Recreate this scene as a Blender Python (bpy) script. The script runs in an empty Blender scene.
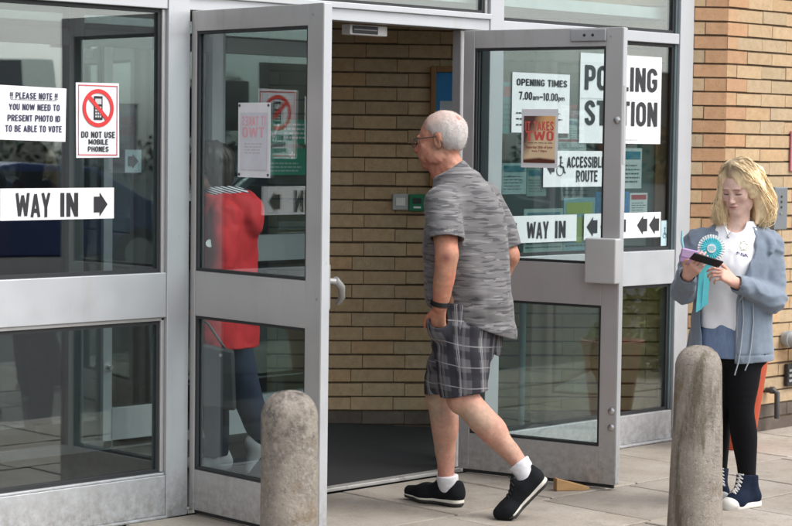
import bpy, math, random
import numpy as np
from mathutils import Matrix, Vector

random.seed(7)
rng = np.random.default_rng(11)
S = bpy.context.scene
COL = S.collection

# ------------------------------------------------------------------ camera
cam_d = bpy.data.cameras.new('camera')
cam = bpy.data.objects.new('camera', cam_d)
COL.objects.link(cam)
S.camera = cam
cam_d.sensor_width = 36.0
cam_d.lens = 90.696
cam_d.clip_start = 0.1
cam_d.clip_end = 500
YAW, PITCH, ROLL = math.radians(44.46059), math.radians(3.47386), math.radians(0.72390)
fw = Vector((math.sin(YAW)*math.cos(PITCH), math.cos(YAW)*math.cos(PITCH), -math.sin(PITCH)))
rt = Vector((math.cos(YAW), -math.sin(YAW), 0))
up = rt.cross(fw)
r2 = math.cos(ROLL)*rt + math.sin(ROLL)*up
u2 = -math.sin(ROLL)*rt + math.cos(ROLL)*up
mw = Matrix((r2, u2, -fw)).transposed().to_4x4()
mw.translation = Vector((-5.4326, -6.81925, 1.64175))
cam.matrix_world = mw
cam_d.dof.use_dof = True
cam_d.dof.focus_distance = 9.1
cam_d.dof.aperture_fstop = 5.6

# ------------------------------------------------------------------ light
SUN_AZ, SUN_EL = math.radians(152), math.radians(52)     # azimuth clockwise from +Y
W = bpy.data.worlds.new('World')
S.world = W
W.use_nodes = True
nt = W.node_tree
for n in list(nt.nodes):
    nt.nodes.remove(n)
sky = nt.nodes.new('ShaderNodeTexSky')
sky.sky_type = 'NISHITA'
sky.sun_disc = False
sky.sun_elevation = SUN_EL
sky.sun_rotation = SUN_AZ
sky.dust_density = 3.0
hs = nt.nodes.new('ShaderNodeHueSaturation')
hs.inputs['Saturation'].default_value = 0.22
tc = nt.nodes.new('ShaderNodeTexCoord')
mp = nt.nodes.new('ShaderNodeMapping')
mp.inputs['Scale'].default_value = (1, 1, 3.0)
cl = nt.nodes.new('ShaderNodeTexNoise')
cl.inputs['Scale'].default_value = 3.2
cl.inputs['Detail'].default_value = 6
cr = nt.nodes.new('ShaderNodeMapRange')
cr.inputs[1].default_value = 0.32
cr.inputs[2].default_value = 0.68
cr.inputs[3].default_value = 0.80
cr.inputs[4].default_value = 1.45
mx = nt.nodes.new('ShaderNodeMix')
mx.data_type = 'RGBA'
mx.blend_type = 'MULTIPLY'
mx.inputs[0].default_value = 1.0
bg = nt.nodes.new('ShaderNodeBackground')
bg.inputs['Strength'].default_value = 0.15
wo = nt.nodes.new('ShaderNodeOutputWorld')
L = nt.links
L.new(sky.outputs[0], hs.inputs['Color'])
L.new(tc.outputs['Generated'], mp.inputs[0])
L.new(mp.outputs[0], cl.inputs['Vector'])
L.new(cl.outputs[0], cr.inputs[0])
L.new(hs.outputs[0], mx.inputs[6])
L.new(cr.outputs[0], mx.inputs[7])
L.new(mx.outputs[2], bg.inputs['Color'])
L.new(bg.outputs[0], wo.inputs[0])

sun_d = bpy.data.lights.new('sun', 'SUN')
sun_d.energy = 0.8
sun_d.angle = math.radians(28)
sun_d.color = (1.0, 0.96, 0.90)
sun = bpy.data.objects.new('sun', sun_d)
COL.objects.link(sun)
sd = Vector((math.sin(SUN_AZ)*math.cos(SUN_EL), math.cos(SUN_AZ)*math.cos(SUN_EL), math.sin(SUN_EL)))
sun.rotation_euler = sd.to_track_quat('Z', 'Y').to_euler()

S.view_settings.view_transform = 'Standard'
S.view_settings.look = 'None'
S.view_settings.gamma = 1
S.view_settings.use_curve_mapping = False
S.view_settings.exposure = 0.95
S.render.engine = 'CYCLES'
S.cycles.transparent_max_bounces = 32
S.cycles.max_bounces = 10
S.cycles.caustics_reflective = False
S.cycles.caustics_refractive = False

# ------------------------------------------------------------------ materials
MATS = {}
def nodes_of(name):
    m = bpy.data.materials.new(name)
    m.use_nodes = True
    t = m.node_tree
    return m, t, t.nodes, t.links, t.nodes['Principled BSDF']

def mixc(t, fac, a, b, mode='MIX'):
    """colour mix node; fac/a/b may be sockets or values"""
    n = t.nodes.new('ShaderNodeMix')
    n.data_type = 'RGBA'
    n.blend_type = mode
    for sock, v in ((n.inputs[0], fac), (n.inputs[6], a), (n.inputs[7], b)):
        if hasattr(v, 'is_linked'):
            t.links.new(v, sock)
        elif isinstance(v, (int, float)):
            sock.default_value = v
        else:
            sock.default_value = (*v[:3], 1)
    return n.outputs[2]

def mth(t, op, a, b=0.0, c=0.0):
    n = t.nodes.new('ShaderNodeMath')
    n.operation = op
    for sock, v in zip(n.inputs, (a, b, c)):
        if hasattr(v, 'is_linked'):
            t.links.new(v, sock)
        else:
            sock.default_value = v
    return n.outputs[0]

def coords(t, scale=(1, 1, 1), kind='Object'):
    c = t.nodes.new('ShaderNodeTexCoord')
    m = t.nodes.new('ShaderNodeMapping')
    m.inputs['Scale'].default_value = scale
    t.links.new(c.outputs[kind], m.inputs[0])
    return m.outputs[0]

def noise(t, vec, scale, detail=4, rough=0.55, col=False):
    n = t.nodes.new('ShaderNodeTexNoise')
    n.inputs['Scale'].default_value = scale
    n.inputs['Detail'].default_value = detail
    n.inputs['Roughness'].default_value = rough
    t.links.new(vec, n.inputs['Vector'])
    return n.outputs[1 if col else 0]

def ramp(t, fac, a, b, lo=0.0, hi=1.0):
    n = t.nodes.new('ShaderNodeMapRange')
    n.inputs[1].default_value = a
    n.inputs[2].default_value = b
    n.inputs[3].default_value = lo
    n.inputs[4].default_value = hi
    t.links.new(fac, n.inputs[0])
    return n.outputs[0]

def bump(t, p, height, strength=0.2, dist=0.002):
    n = t.nodes.new('ShaderNodeBump')
    n.inputs['Strength'].default_value = strength
    n.inputs['Distance'].default_value = dist
    t.links.new(height, n.inputs['Height'])
    t.links.new(n.outputs[0], p.inputs['Normal'])

def mat(name, base=(.5, .5, .5), rough=.6, metal=0.0, var=0.12, nscale=8.0, bmp=0.0, bscale=60.0,
        attr=None, spec=None, aniso=(1, 1, 1), dirt=None, sheen=0.0, sss=0.0):
    """general surface: base colour (or colour attribute) with noise mottling, optional second tone and bump"""
    if name in MATS:
        return MATS[name]
    m, t, N, K, p = nodes_of(name)
    v = coords(t, aniso)
    if attr:
        a = N.new('ShaderNodeAttribute')
        a.attribute_name = attr
        c = a.outputs['Color']
    else:
        c = (*base, 1)
    f = ramp(t, noise(t, v, nscale, 5), .25, .75, 1-var, 1+var)
    vm = N.new('ShaderNodeCombineColor')
    for i in range(3):
        K.new(f, vm.inputs[i])
    c = mixc(t, 1.0, c, vm.outputs[0], 'MULTIPLY')
    if dirt:
        (dc, lo, hi, sc) = dirt
        c = mixc(t, ramp(t, noise(t, v, sc, 6, .65), lo, hi), c, dc)
    K.new(c, p.inputs['Base Color'])
    p.inputs['Roughness'].default_value = rough
    p.inputs['Metallic'].default_value = metal
    if spec is not None:
        p.inputs['Specular IOR Level'].default_value = spec
    if sheen:
        p.inputs['Sheen Weight'].default_value = sheen
    if sss:
        p.inputs['Subsurface Weight'].default_value = sss
        p.inputs['Subsurface Radius'].default_value = (.010, .004, .002)
    if bmp:
        bump(t, p, noise(t, v, bscale, 4), bmp)
    MATS[name] = m
    return m

def glass_mat(name, tint=(.80, .865, .86), f0=.115):
    """thin architectural pane: tinted see-through with a mirror reflection that grows at grazing angles"""
    if name in MATS:
        return MATS[name]
    m, t, N, K, p = nodes_of(name)
    N.remove(p)
    out = N['Material Output']
    g = N.new('ShaderNodeNewGeometry')
    d = N.new('ShaderNodeVectorMath')
    d.operation = 'DOT_PRODUCT'
    K.new(g.outputs['Normal'], d.inputs[0])
    K.new(g.outputs['Incoming'], d.inputs[1])
    c = mth(t, 'ABSOLUTE', d.outputs['Value'])
    k = mth(t, 'POWER', mth(t, 'SUBTRACT', 1.0, c), 4.0)
    f = mth(t, 'MULTIPLY_ADD', k, 1-f0, f0)
    tr = N.new('ShaderNodeBsdfTransparent')
    tr.inputs[0].default_value = (*tint, 1)
    gl = N.new('ShaderNodeBsdfGlossy')
    gl.inputs['Roughness'].default_value = 0.0
    gl.inputs['Color'].default_value = (.95, .97, .97, 1)
    # old float glass is never quite flat: a long soft ripple
    b = N.new('ShaderNodeBump')
    b.inputs['Strength'].default_value = .05
    b.inputs['Distance'].default_value = .01
    K.new(noise(t, coords(t), 1.7, 1), b.inputs['Height'])
    K.new(b.outputs[0], gl.inputs['Normal'])
    ms = N.new('ShaderNodeMixShader')
    K.new(f, ms.inputs[0])
    K.new(tr.outputs[0], ms.inputs[1])
    K.new(gl.outputs[0], ms.inputs[2])
    K.new(ms.outputs[0], out.inputs[0])
    MATS[name] = m
    return m

# ------------------------------------------------------------------ mesh building
class MB:
    """collects shapes and links them as one mesh object"""
    def __init__(s):
        s.v, s.f, s.c, s.mi = [], [], [], []
        s.cur = (1, 1, 1)
        s.m = 0
    def add(s, vs, fs):
        o = len(s.v)
        s.v += [tuple(map(float, q)) for q in vs]
        for q in fs:
            s.f.append(tuple(o+i for i in q))
            s.c.append(s.cur)
            s.mi.append(s.m)
    def box(s, x0, x1, y0, y1, z0, z1):
        s.add([(x, y, z) for z in (z0, z1) for y in (y0, y1) for x in (x0, x1)],
              [(0, 2, 3, 1), (4, 5, 7, 6), (0, 1, 5, 4), (2, 6, 7, 3), (0, 4, 6, 2), (1, 3, 7, 5)])
    def obox(s, o, ax, ay, az):
        """box from corner o along three edge vectors"""
        o, ax, ay, az = map(np.array, (o, ax, ay, az))
        s.add([o+i*ax+j*ay+k*az for k in (0, 1) for j in (0, 1) for i in (0, 1)],
              [(0, 2, 3, 1), (4, 5, 7, 6), (0, 1, 5, 4), (2, 6, 7, 3), (0, 4, 6, 2), (1, 3, 7, 5)])
    def prism(s, pts, y0, y1):
        """outline in (x,z) extruded along y"""
        n = len(pts)
        s.add([(x, y0, z) for x, z in pts]+[(x, y1, z) for x, z in pts],
              [tuple(range(n)), tuple(range(2*n-1, n-1, -1))] + [(i+n, (i+1) % n+n, (i+1) % n, i) for i in range(n)])
    def tube(s, pts, rad, n=10, cap=True):
        pts = [np.array(q, float) for q in pts]
        if not hasattr(rad, '__len__'):
            rad = [rad]*len(pts)
        rings = []
        ref = None
        for i, q in enumerate(pts):
            d = pts[min(i+1, len(pts)-1)]-pts[max(i-1, 0)]
            d = d/(np.linalg.norm(d)+1e-9)
            if ref is None:
                ref = np.array([0, 0, 1.]) if abs(d[2]) < .9 else np.array([1., 0, 0])
            a = np.cross(d, ref); a /= np.linalg.norm(a)+1e-9
            b = np.cross(d, a)
            ref = np.cross(a, d)
            rings.append([q+rad[i]*(math.cos(t)*a+math.sin(t)*b) for t in np.linspace(0, 2*math.pi, n, endpoint=False)])
        fs = []
        for i in range(len(pts)-1):
            for j in range(n):
                fs.append((i*n+j, i*n+(j+1) % n, (i+1)*n+(j+1) % n, (i+1)*n+j))
        if cap:
            fs.append(tuple(range(n-1, -1, -1)))
            fs.append(tuple((len(pts)-1)*n+j for j in range(n)))
        s.add([q for r in rings for q in r], fs)
    def lathe(s, prof, n=32, c=(0, 0, 0)):
        """profile of (radius, z) spun about z"""
        vs, fs = [], []
        for r, z in prof:
            for j in range(n):
                a = 2*math.pi*j/n
                vs.append((c[0]+r*math.cos(a), c[1]+r*math.sin(a), c[2]+z))
        m = len(prof)
        for i in range(m-1):
            for j in range(n):
                fs.append((i*n+j, i*n+(j+1) % n, (i+1)*n+(j+1) % n, (i+1)*n+j))
        fs.append(tuple(range(n-1, -1, -1)))
        fs.append(tuple((m-1)*n+j for j in range(n)))
        s.add(vs, fs)
    def ring(s, c, r0, r1, y0, y1, n=48):
        """flat annulus facing -y, centre (x,z)"""
        a = np.linspace(0, 2*math.pi, n, endpoint=False)
        vs, fs = [], []
        for r, y in ((r0, y0), (r1, y0), (r1, y1), (r0, y1)):
            vs += [(c[0]+r*math.cos(t), y, c[1]+r*math.sin(t)) for t in a]
        for k in range(4):
            for j in range(n):
                fs.append((k*n+j, k*n+(j+1) % n, ((k+1) % 4)*n+(j+1) % n, ((k+1) % 4)*n+j))
        s.add(vs, fs)
    def disc(s, c, r, y0, y1, n=32):
        s.prism([(c[0]+r*math.cos(t), c[1]+r*math.sin(t)) for t in np.linspace(0, 2*math.pi, n, endpoint=False)], y0, y1)
    def build(s, name, mats, parent=None, loc=(0, 0, 0), rotz=0.0, smooth=False, bevel=0.0, seg=2, colors=False):
        me = bpy.data.meshes.new(name)
        me.from_pydata(s.v, [], s.f)
        if not isinstance(mats, (list, tuple)):
            mats = [mats]
        for q in mats:
            me.materials.append(q)
        if len(mats) > 1:
            me.polygons.foreach_set('material_index', s.mi)
        if smooth:
            me.polygons.foreach_set('use_smooth', [True]*len(me.polygons))
        if colors:
            ca = me.color_attributes.new('Col', 'FLOAT_COLOR', 'CORNER')
            buf = []
            for q, c in zip(s.f, s.c):
                buf += [*c, 1.0]*len(q)
            ca.data.foreach_set('color', buf)
        me.update()
        o = link(name, me, parent, loc, rotz)
        if smooth:
            try:
                me.set_sharp_from_angle(angle=math.radians(40))
            except Exception:
                pass
        if bevel:
            b = o.modifiers.new('edge', 'BEVEL')
            b.width = bevel
            b.segments = seg
            b.limit_method = 'ANGLE'
        return o

def link(name, data, parent=None, loc=(0, 0, 0), rotz=0.0):
    o = bpy.data.objects.new(name, data)
    COL.objects.link(o)
    o.location = loc
    o.rotation_euler = (0, 0, rotz)
    if parent:
        o.parent = parent
    return o

def tag(o, label, cat, group=None, kind=None):
    if label: o['label'] = label
    if cat: o['category'] = cat
    if group: o['group'] = group
    if kind: o['kind'] = kind
    return o

def thing(name, label, cat, loc=(0, 0, 0), rotz=0.0, group=None):
    o = link(name, None, None, loc, rotz)
    o.empty_display_size = .2
    return tag(o, label, cat, group)

def text_mesh(s, x0, x1, z0, z1, y, bold=.018, mirror=False):
    """the words s as flat lettering filling the rectangle, facing -y; returns (verts, faces)"""
    cu = bpy.data.curves.new('t', 'FONT')
    cu.body = s
    cu.size = 1.0
    cu.offset = bold
    cu.resolution_u = 4
    ob = bpy.data.objects.new('t', cu)
    COL.objects.link(ob)
    bpy.context.view_layer.update()
    dg = bpy.context.evaluated_depsgraph_get()
    me = bpy.data.meshes.new_from_object(ob.evaluated_get(dg))
    n = len(me.vertices)
    co = np.zeros(n*3, np.float32)
    me.vertices.foreach_get('co', co)
    co = co.reshape(-1, 3)
    fs = [tuple(q.vertices) for q in me.polygons]
    bpy.data.objects.remove(ob)
    bpy.data.curves.remove(cu)
    bpy.data.meshes.remove(me)
    lo, hi = co.min(0), co.max(0)
    u = (co[:, 0]-lo[0])/(hi[0]-lo[0])
    w = (co[:, 1]-lo[1])/(hi[1]-lo[1])
    if mirror:
        u = 1-u
    vs = [(x0+a*(x1-x0), y, z0+b*(z1-z0)) for a, b in zip(u, w)]
    return vs, fs

# block capitals drawn with one stroke width, for the printed signs
def _arc(cx, cy, rx, ry, a0, a1, n=9):
    return [(cx+rx*math.cos(math.radians(a)), cy+ry*math.sin(math.radians(a))) for a in np.linspace(a0, a1, n)]
def glyph_strokes(ch, w, t):
    """centre lines of one capital in a box w wide and 1 high"""
    l, r, b, p, m = t/2, w-t/2, t/2, 1-t/2, .52
    c = w/2
    q = (r-l)/2
    def bowl(y0, y1, x1=r):
        ry = min((y1-y0)/2, .16)
        rx = min(q, .17)
        return [(l, y1), (x1-rx, y1)] + _arc(x1-rx, y1-ry, rx, ry, 90, 0) + _arc(x1-rx, y0+ry, rx, ry, 0, -90) + [(x1-rx, y0), (l, y0)]
    def oval():
        ry = .20
        return _arc(c, p-ry, q, ry, 0, 180, 15) + _arc(c, b+ry, q, ry, 180, 360, 15) + [(r, p-ry)]
    G = {
        'A': [[(l*.7, 0), (c, p+.03)], [(c, p+.03), (w-l*.7, 0)], [(w*.22, .27), (w*.78, .27)]],
        'B': [[(l, 0), (l, 1)], bowl(m, p, r-.02), bowl(b, m)],
        'C': [_arc(c, p-.2, q, .2, 0, 180, 13)[0:] + _arc(c, b+.2, q, .2, 180, 360, 13)],
        'D': [[(l, 0), (l, 1)], bowl(b, p)],
        'E': [[(l, 0), (l, 1)], [(l, p), (w, p)], [(l, m), (w*.92, m)], [(l, b), (w, b)]],
        'F': [[(l, 0), (l, 1)], [(l, p), (w, p)], [(l, m), (w*.9, m)]],
        'G': [_arc(c, p-.2, q, .2, 0, 180, 13) + _arc(c, b+.2, q, .2, 180, 360, 13) + [(r, .46)], [(c, .46), (w, .46)]],
        'H': [[(l, 0), (l, 1)], [(r, 0), (r, 1)], [(l, m), (r, m)]],
        'I': [[(c, 0), (c, 1)]],
        'K': [[(l, 0), (l, 1)], [(l, .38), (r, 1)], [(w*.38, .55), (r, 0)]],
        'L': [[(l, 0), (l, 1)], [(l, b), (w, b)]],
        'M': [[(l, 0), (l, 1)], [(r, 0), (r, 1)], [(l, .97), (c, .18)], [(c, .18), (r, .97)]],
        'N': [[(l, 0), (l, 1)], [(r, 0), (r, 1)], [(l, .96), (r, .04)]],
        'O': [oval()], '0': [oval()],
        'P': [[(l, 0), (l, 1)], bowl(.44, p)],
        'R': [[(l, 0), (l, 1)], bowl(.48, p), [(c, .48), (r, 0)]],
        'S': [_arc(c, p-.2, q, .2, 5, 180, 13) + [(l+.01, p-.25), (c, m-.01), (r-.01, b+.27)] + _arc(c, b+.2, q, .2, 0, -180, 13)],
        'T': [[(0, p), (w, p)], [(c, 0), (c, p)]],
        'U': [[(l, 1), (l, b+.2)] + _arc(c, b+.2, q, .2, 180, 360, 13) + [(r, b+.2), (r, 1)]],
        'V': [[(l*.8, 1), (c, b-.02)], [(c, b-.02), (w-l*.8, 1)]],
        'W': [[(l*.8, 1), (w*.27, b-.02)], [(w*.27, b-.02), (c, .9)], [(c, .9), (w*.73, b-.02)], [(w*.73, b-.02), (w-l*.8, 1)]],
        'Y': [[(l*.8, 1), (c, .42)], [(w-l*.8, 1), (c, .42)], [(c, 0), (c, .45)]],
        '1': [[(c, 0), (c, 1)], [(c, p), (c-.16, .78)]],
        '7': [[(0, p), (r, p), (c-.05, 0)]],
        '.': [[(c, 0), (c, t)]], '-': [[(0, .45), (w, .45)]],
        '!': [[(c, .3), (c, 1)], [(c, 0), (c, t)]],
    }
    return G[ch]
def block_text(s, x0, x1, z0, z1, y, t=.17, mirror=False):
    H = z1-z0
    adv, parts = 0.0, []
    WID = {'I': 1.0, 'M': .66, 'W': .80, '.': t*1.05, '1': .30, '!': t*1.1, '-': .3, 'L': .42, 'E': .43, 'T': .46, ' ': .24, 'A': .54, 'V': .52, 'Y': .52}
    for ch in s:
        w = t if ch == 'I' else WID.get(ch, .50)
        if ch != ' ':
            for st in glyph_strokes(ch, w, t):
                parts.append([(adv+a, b) for a, b in st])
        adv += w+.085
    adv -= .085
    vs, fs = [], []
    kx = (x1-x0)/adv
    for k, st in enumerate(parts):
        clean = [st[0]]
        for q in st[1:]:
            if math.hypot(q[0]-clean[-1][0], q[1]-clean[-1][1]) > 1e-4: clean.append(q)
        st = clean
        n = len(st)
        o = len(vs)
        for i, (a, b) in enumerate(st):
            d0 = np.array(st[i])-np.array(st[max(i-1, 0)]); d1 = np.array(st[min(i+1, n-1)])-np.array(st[i])
            if i == 0: d0 = d1
            if i == n-1: d1 = d0
            d0 = d0/np.linalg.norm(d0); d1 = d1/np.linalg.norm(d1)
            tn = d0+d1; tn /= np.linalg.norm(tn)+1e-9
            nn = np.array([-tn[1], tn[0]])
            wd = t/2/max(.5, float(nn@np.array([-d0[1], d0[0]])))
            for sg in (1, -1):
                px, pz = a+sg*nn[0]*wd, min(1.0, max(0.0, b+sg*nn[1]*wd))
                X = x0+px*kx
                if mirror: X = x1-px*kx
                vs.append((X, y-.00003*k, z0+pz*H))
        for i in range(n-1):
            fs.append((o+2*i, o+2*i+1, o+2*i+3, o+2*i+2))
    return vs, fs

# =========================================================== SETTING
alu = mat('pale_aluminium', (.49, .505, .525), .38, .35, .05, 3, 0, aniso=(1, 1, .15), dirt=((.42, .41, .39), .60, .86, 5))
alud = mat('grey_aluminium', (.50, .49, .485), .34, .45, .06, 3, 0, aniso=(1, 1, .2), dirt=((.33, .32, .30), .58, .85, 6))
def weather_metal(m, base):
    t = m.node_tree; p = t.nodes['Principled BSDF']
    src = p.inputs['Base Color'].links[0].from_socket
    v = coords(t)
    sp = t.nodes.new('ShaderNodeSeparateXYZ'); t.links.new(v, sp.inputs[0])
    low = ramp(t, sp.outputs[2], .02, .30, 1, 0)
    splash = mth(t, 'MULTIPLY', ramp(t, noise(t, v, 26, 6, .7), .38, .66), low)
    c = mixc(t, mth(t, 'MULTIPLY', splash, .65), src, (.20, .175, .145))
    st = coords(t, (30, 30, 1.3))
    c = mixc(t, ramp(t, noise(t, st, 2.0, 5, .7), .60, .78, 0, .30), c, tuple(q*.62 for q in base))
    sc = noise(t, coords(t, (3, 3, 90)), 3.0, 4, .75)
    c = mixc(t, ramp(t, sc, .70, .73, 0, .45), c, tuple(q*.6 for q in base))
    grime = noise(t, v, 55, 5, .7)
    c = mixc(t, ramp(t, grime, .66, .74, 0, .5), c, (.22, .20, .175))
    t.links.new(c, p.inputs['Base Color'])
    r = ramp(t, noise(t, v, 9, 5), .3, .7, .30, .52)
    t.links.new(r, p.inputs['Roughness'])
weather_metal(alu, (.49, .505, .525)); weather_metal(alud, (.50, .49, .485))
gask = mat('black_gasket', (.02, .022, .024), .6)
glass = glass_mat('window_glass')
glassd = glass_mat('door_glass', (.82, .88, .875), .10)
steel = mat('brushed_steel', (.55, .55, .55), .3, .9, .05)
white = mat('white_plastic', (.72, .72, .70), .45)
blackp = mat('black_plastic', (.02, .02, .022), .45)
greyp = mat('grey_plastic', (.30, .31, .32), .45)

# ---- ground
def slab_material():
    m, t, N, K, p = nodes_of('concrete_slab')
    v = coords(t)
    a = N.new('ShaderNodeAttribute'); a.attribute_name = 'Col'
    c = mixc(t, ramp(t, noise(t, v, 2.3, 6, .6), .35, .7), a.outputs['Color'], mixc(t, 1.0, a.outputs['Color'], (.74, .71, .66), 'MULTIPLY'))
    c = mixc(t, ramp(t, noise(t, v, 70, 3, .6), .45, .75, 0, .40), c, (.16, .14, .12))
    c = mixc(t, ramp(t, noise(t, v, 7, 7, .72), .50, .66, 0, .55), c, (.20, .175, .14))
    c = mixc(t, ramp(t, noise(t, v, 26, 5, .7), .62, .70, 0, .5), c, (.10, .09, .075))
    c = mixc(t, ramp(t, noise(t, v, 190, 2, .6), .55, .72, 0, .4), c, (.50, .46, .40))
    # flattened chewing-gum and damp spots
    vo = N.new('ShaderNodeTexVoronoi'); vo.inputs['Scale'].default_value = 3.1
    K.new(v, vo.inputs['Vector'])
    c = mixc(t, ramp(t, vo.outputs[0], .035, .055, .55, 0), c, (.12, .11, .10))
    K.new(c, p.inputs['Base Color'])
    p.inputs['Roughness'].default_value = .85
    bump(t, p, noise(t, v, 150, 5, .65), .35, .003)
    return m

def joint_material():
    m, t, N, K, p = nodes_of('joint_with_moss')
    v = coords(t)
    c = mixc(t, ramp(t, noise(t, v, 1.7, 5), .44, .56), (.030, .025, .020), (.060, .072, .016))
    K.new(c, p.inputs['Base Color'])
    p.inputs['Roughness'].default_value = 1
    bump(t, p, noise(t, v, 220, 3), .8, .01)
    return m

asph = mat('asphalt', (.055, .055, .057), .9, 0, .25, 30, .5, 200)
g = MB()
g.add([(-150, -150, -.13), (150, -150, -.13), (150, 150, -.13), (-150, 150, -.13)], [(0, 1, 2, 3)])
tag(g.build('ground', asph), None, None, kind='structure')

pb = MB()
jm, sm = joint_material(), slab_material()
pb.m = 0
pb.box(-9, 14, -2.72, .0, -.13, -.016)
pb.m = 1
rows = [(-.782, -.012)]
y = -.782
while y > -2.6:
    rows.append((y-.648, y)); y -= .648
offs = [.90, .815, .75, .88, .80, .86, .9, .82, .84, .8, .85, .9]
for k, (y0, y1) in enumerate(rows):
    x = offs[k % len(offs)] - 15*.632
    while x < 13.6:
        x1 = x+.632
        gp = .0045+random.random()*.0045
        z = random.uniform(-.002, .002)
        b = random.uniform(.84, 1.08)
        pb.cur = (.385*b, .345*b, .300*b)
        e = .0035
        xa, xb, ya, yb = x+gp, x1-gp, y0+gp*1.5, y1-gp*1.5
        dz = [z+random.uniform(-.0015, .0015) for _ in range(4)]
        vs = [(xa+e, ya+e, dz[0]), (xb-e, ya+e, dz[1]), (xb-e, yb-e, dz[2]), (xa+e, yb-e, dz[3]),
              (xa, ya, z-.004), (xb, ya, z-.004), (xb, yb, z-.004), (xa, yb, z-.004),
              (xa, ya, -.03), (xb, ya, -.03), (xb, yb, -.03), (xa, yb, -.03)]
        pb.add(vs, [(0, 1, 2, 3)]+[(i+4, (i+1) % 4+4, (i+1) % 4, i) for i in range(4)]+[(i+8, (i+1) % 4+8, (i+1) % 4+4, i+4) for i in range(4)])
        x = x1
tag(pb.build('pavement', [jm, sm], colors=True), None, None, kind='structure')

kb = MB()
x = -9.0
while x < 14:
    kb.box(x+.004, x+.906, -2.86, -2.728, -.14, random.uniform(-.004, .0))
    x += .91
tag(kb.build('kerb', mat('kerb_stone', (.30, .285, .26), .9, 0, .2, 20, .5, 120), bevel=.012), None, None, kind='structure')

# lobby floor: a dark entrance mat that ramps up gently to the inner screen, then the hall floor
matm = mat('dark_ribbed_matting', (.017, .017, .019), .95, 0, .45, 90, 1.0, 320, dirt=((.045, .043, .04), .60, .72, 130))
hallf = mat('hall_floor', (.10, .10, .10), .45, 0, .2, 4)
f = MB()
f.add([(-3.4, .075, .012), (3.5, .075, .012), (3.5, 1.28, .078), (-3.4, 1.28, .078)], [(0, 1, 2, 3)])
f.add([(-3.4, 1.28, .078), (3.5, 1.28, .078), (3.5, 1.36, .078), (-3.4, 1.36, .078)], [(0, 1, 2, 3)])
tag(f.build('lobby_floor', matm), None, None, kind='structure')
f = MB()
f.box(-6, 3.5, 1.36, 7.0, 0, .078)
tag(f.build('hall_floor', hallf), None, None, kind='structure')

# ---- brick wall: a chamfered return that runs on into the lobby, then the long outside wall
BC = np.array([3.706, -.126])                 # the outside corner
D1 = np.array([-.769, .640]); D1 /= np.linalg.norm(D1)   # back into the lobby
D2 = np.array([1.0, 0.0])
CH = .0780                                    # course height
def brick_material():
    m, t, N, K, p = nodes_of('buff_brick')
    v = coords(t)
    a = N.new('ShaderNodeAttribute'); a.attribute_name = 'Col'
    c = mixc(t, ramp(t, noise(t, v, 22, 5, .65), .35, .75, 0, .55), a.outputs['Color'], mixc(t, 1.0, a.outputs['Color'], (.66, .58, .48), 'MULTIPLY'))
    c = mixc(t, ramp(t, noise(t, v, 120, 3), .60, .72, 0, .5), c, (.16, .10, .05))
    c = mixc(t, ramp(t, noise(t, v, 3, 4), .55, .8, 0, .35), c, (.30, .27, .22))
    K.new(c, p.inputs['Base Color'])
    p.inputs['Roughness'].default_value = .88
    bump(t, p, noise(t, v, 130, 5, .7), .5, .004)
    return m
bm_ = brick_material()
mort = mat('dark_mortar', (.125, .088, .055), .95, 0, .3, 30, .5)
wall = thing('brick_wall', 'buff brick wall with dark bed joints turning an angled corner beside the glass entrance', 'wall', (3.706, -.126, 0))
bk, co = MB(), MB()
def brick_color(orange=False, plinth=False):
    if plinth:
        b = random.uniform(.8, 1.15); return (.115*b, .09*b, .075*b)
    if orange:
        b = random.uniform(.92, 1.08); return (.50*b, .295*b, .165*b)
    b = random.uniform(.90, 1.07)
    r = random.random()
    if r < .6: return (.52*b, .375*b, .225*b)
    if r < .85: return (.49*b, .37*b, .235*b)
    return (.53*b, .36*b, .205*b)
def brick_run(dirv, first, length, row, z, nrm, plinth, firstcol, T=.05):
    u = 0.0
    w = first
    i = 0
    while u < length:
        e = .0018
        off = random.uniform(0, .0045)
        bk.cur = firstcol if i == 0 else brick_color(plinth=plinth)
        a, b = u+(e if i else 0), min(u+w, length)-e
        h0, h1 = z+.0055+random.uniform(-.002, .002), z+CH-.0055+random.uniform(-.002, .002)
        o = dirv*a - nrm*off
        bk.obox((o[0], o[1], h0), (*(dirv*(b-a)), 0), (*(-nrm*T), 0), (0, 0, h1-h0))
        u += w
        w = .2365
        i += 1
N1 = np.array([-D1[1], D1[0]]); N1 = N1 if N1[1] < 0 else -N1     # outward normals
N2 = np.array([0, -1.0])
zb = .0715-CH
nrow = 0
while zb < 3.2:
    pl = zb < .13
    orange = brick_color(True, pl)
    fc = tuple(q*random.uniform(.97, 1.03) for q in orange)
    even = nrow % 2 == 0
    brick_run(D1, .192 if even else .128, 2.55, nrow, zb, N1, pl, orange)
    if zb+CH > .02:
        lighter = fc if even is False else brick_color(False, pl)
        brick_run(D2, .095 if even else .19, 6.0, nrow, zb, N2, pl, fc if not even else tuple(.5*(a+b) for a, b in zip(fc, lighter)))
    zb += CH
    nrow += 1
bk.build('brickwork', bm_, wall, colors=True)
q1 = D1*2.55
def core(dv, nv, ln):
    o = -nv*.013
    co.obox((o[0], o[1], -.05), (*(dv*ln), 0), (*(-nv*.20), 0), (0, 0, 3.25))
core(D1, N1, 2.55); core(D2, N2, 6.0)
co.build('mortar', mort, wall)
cp = MB(); cp.box(-.2, 6.0, -.03, .35, 3.2, 3.32); cp.build('coping', mat('coping_stone', (.38, .36, .33), .85, 0, .15, 5, .3), wall)

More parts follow.
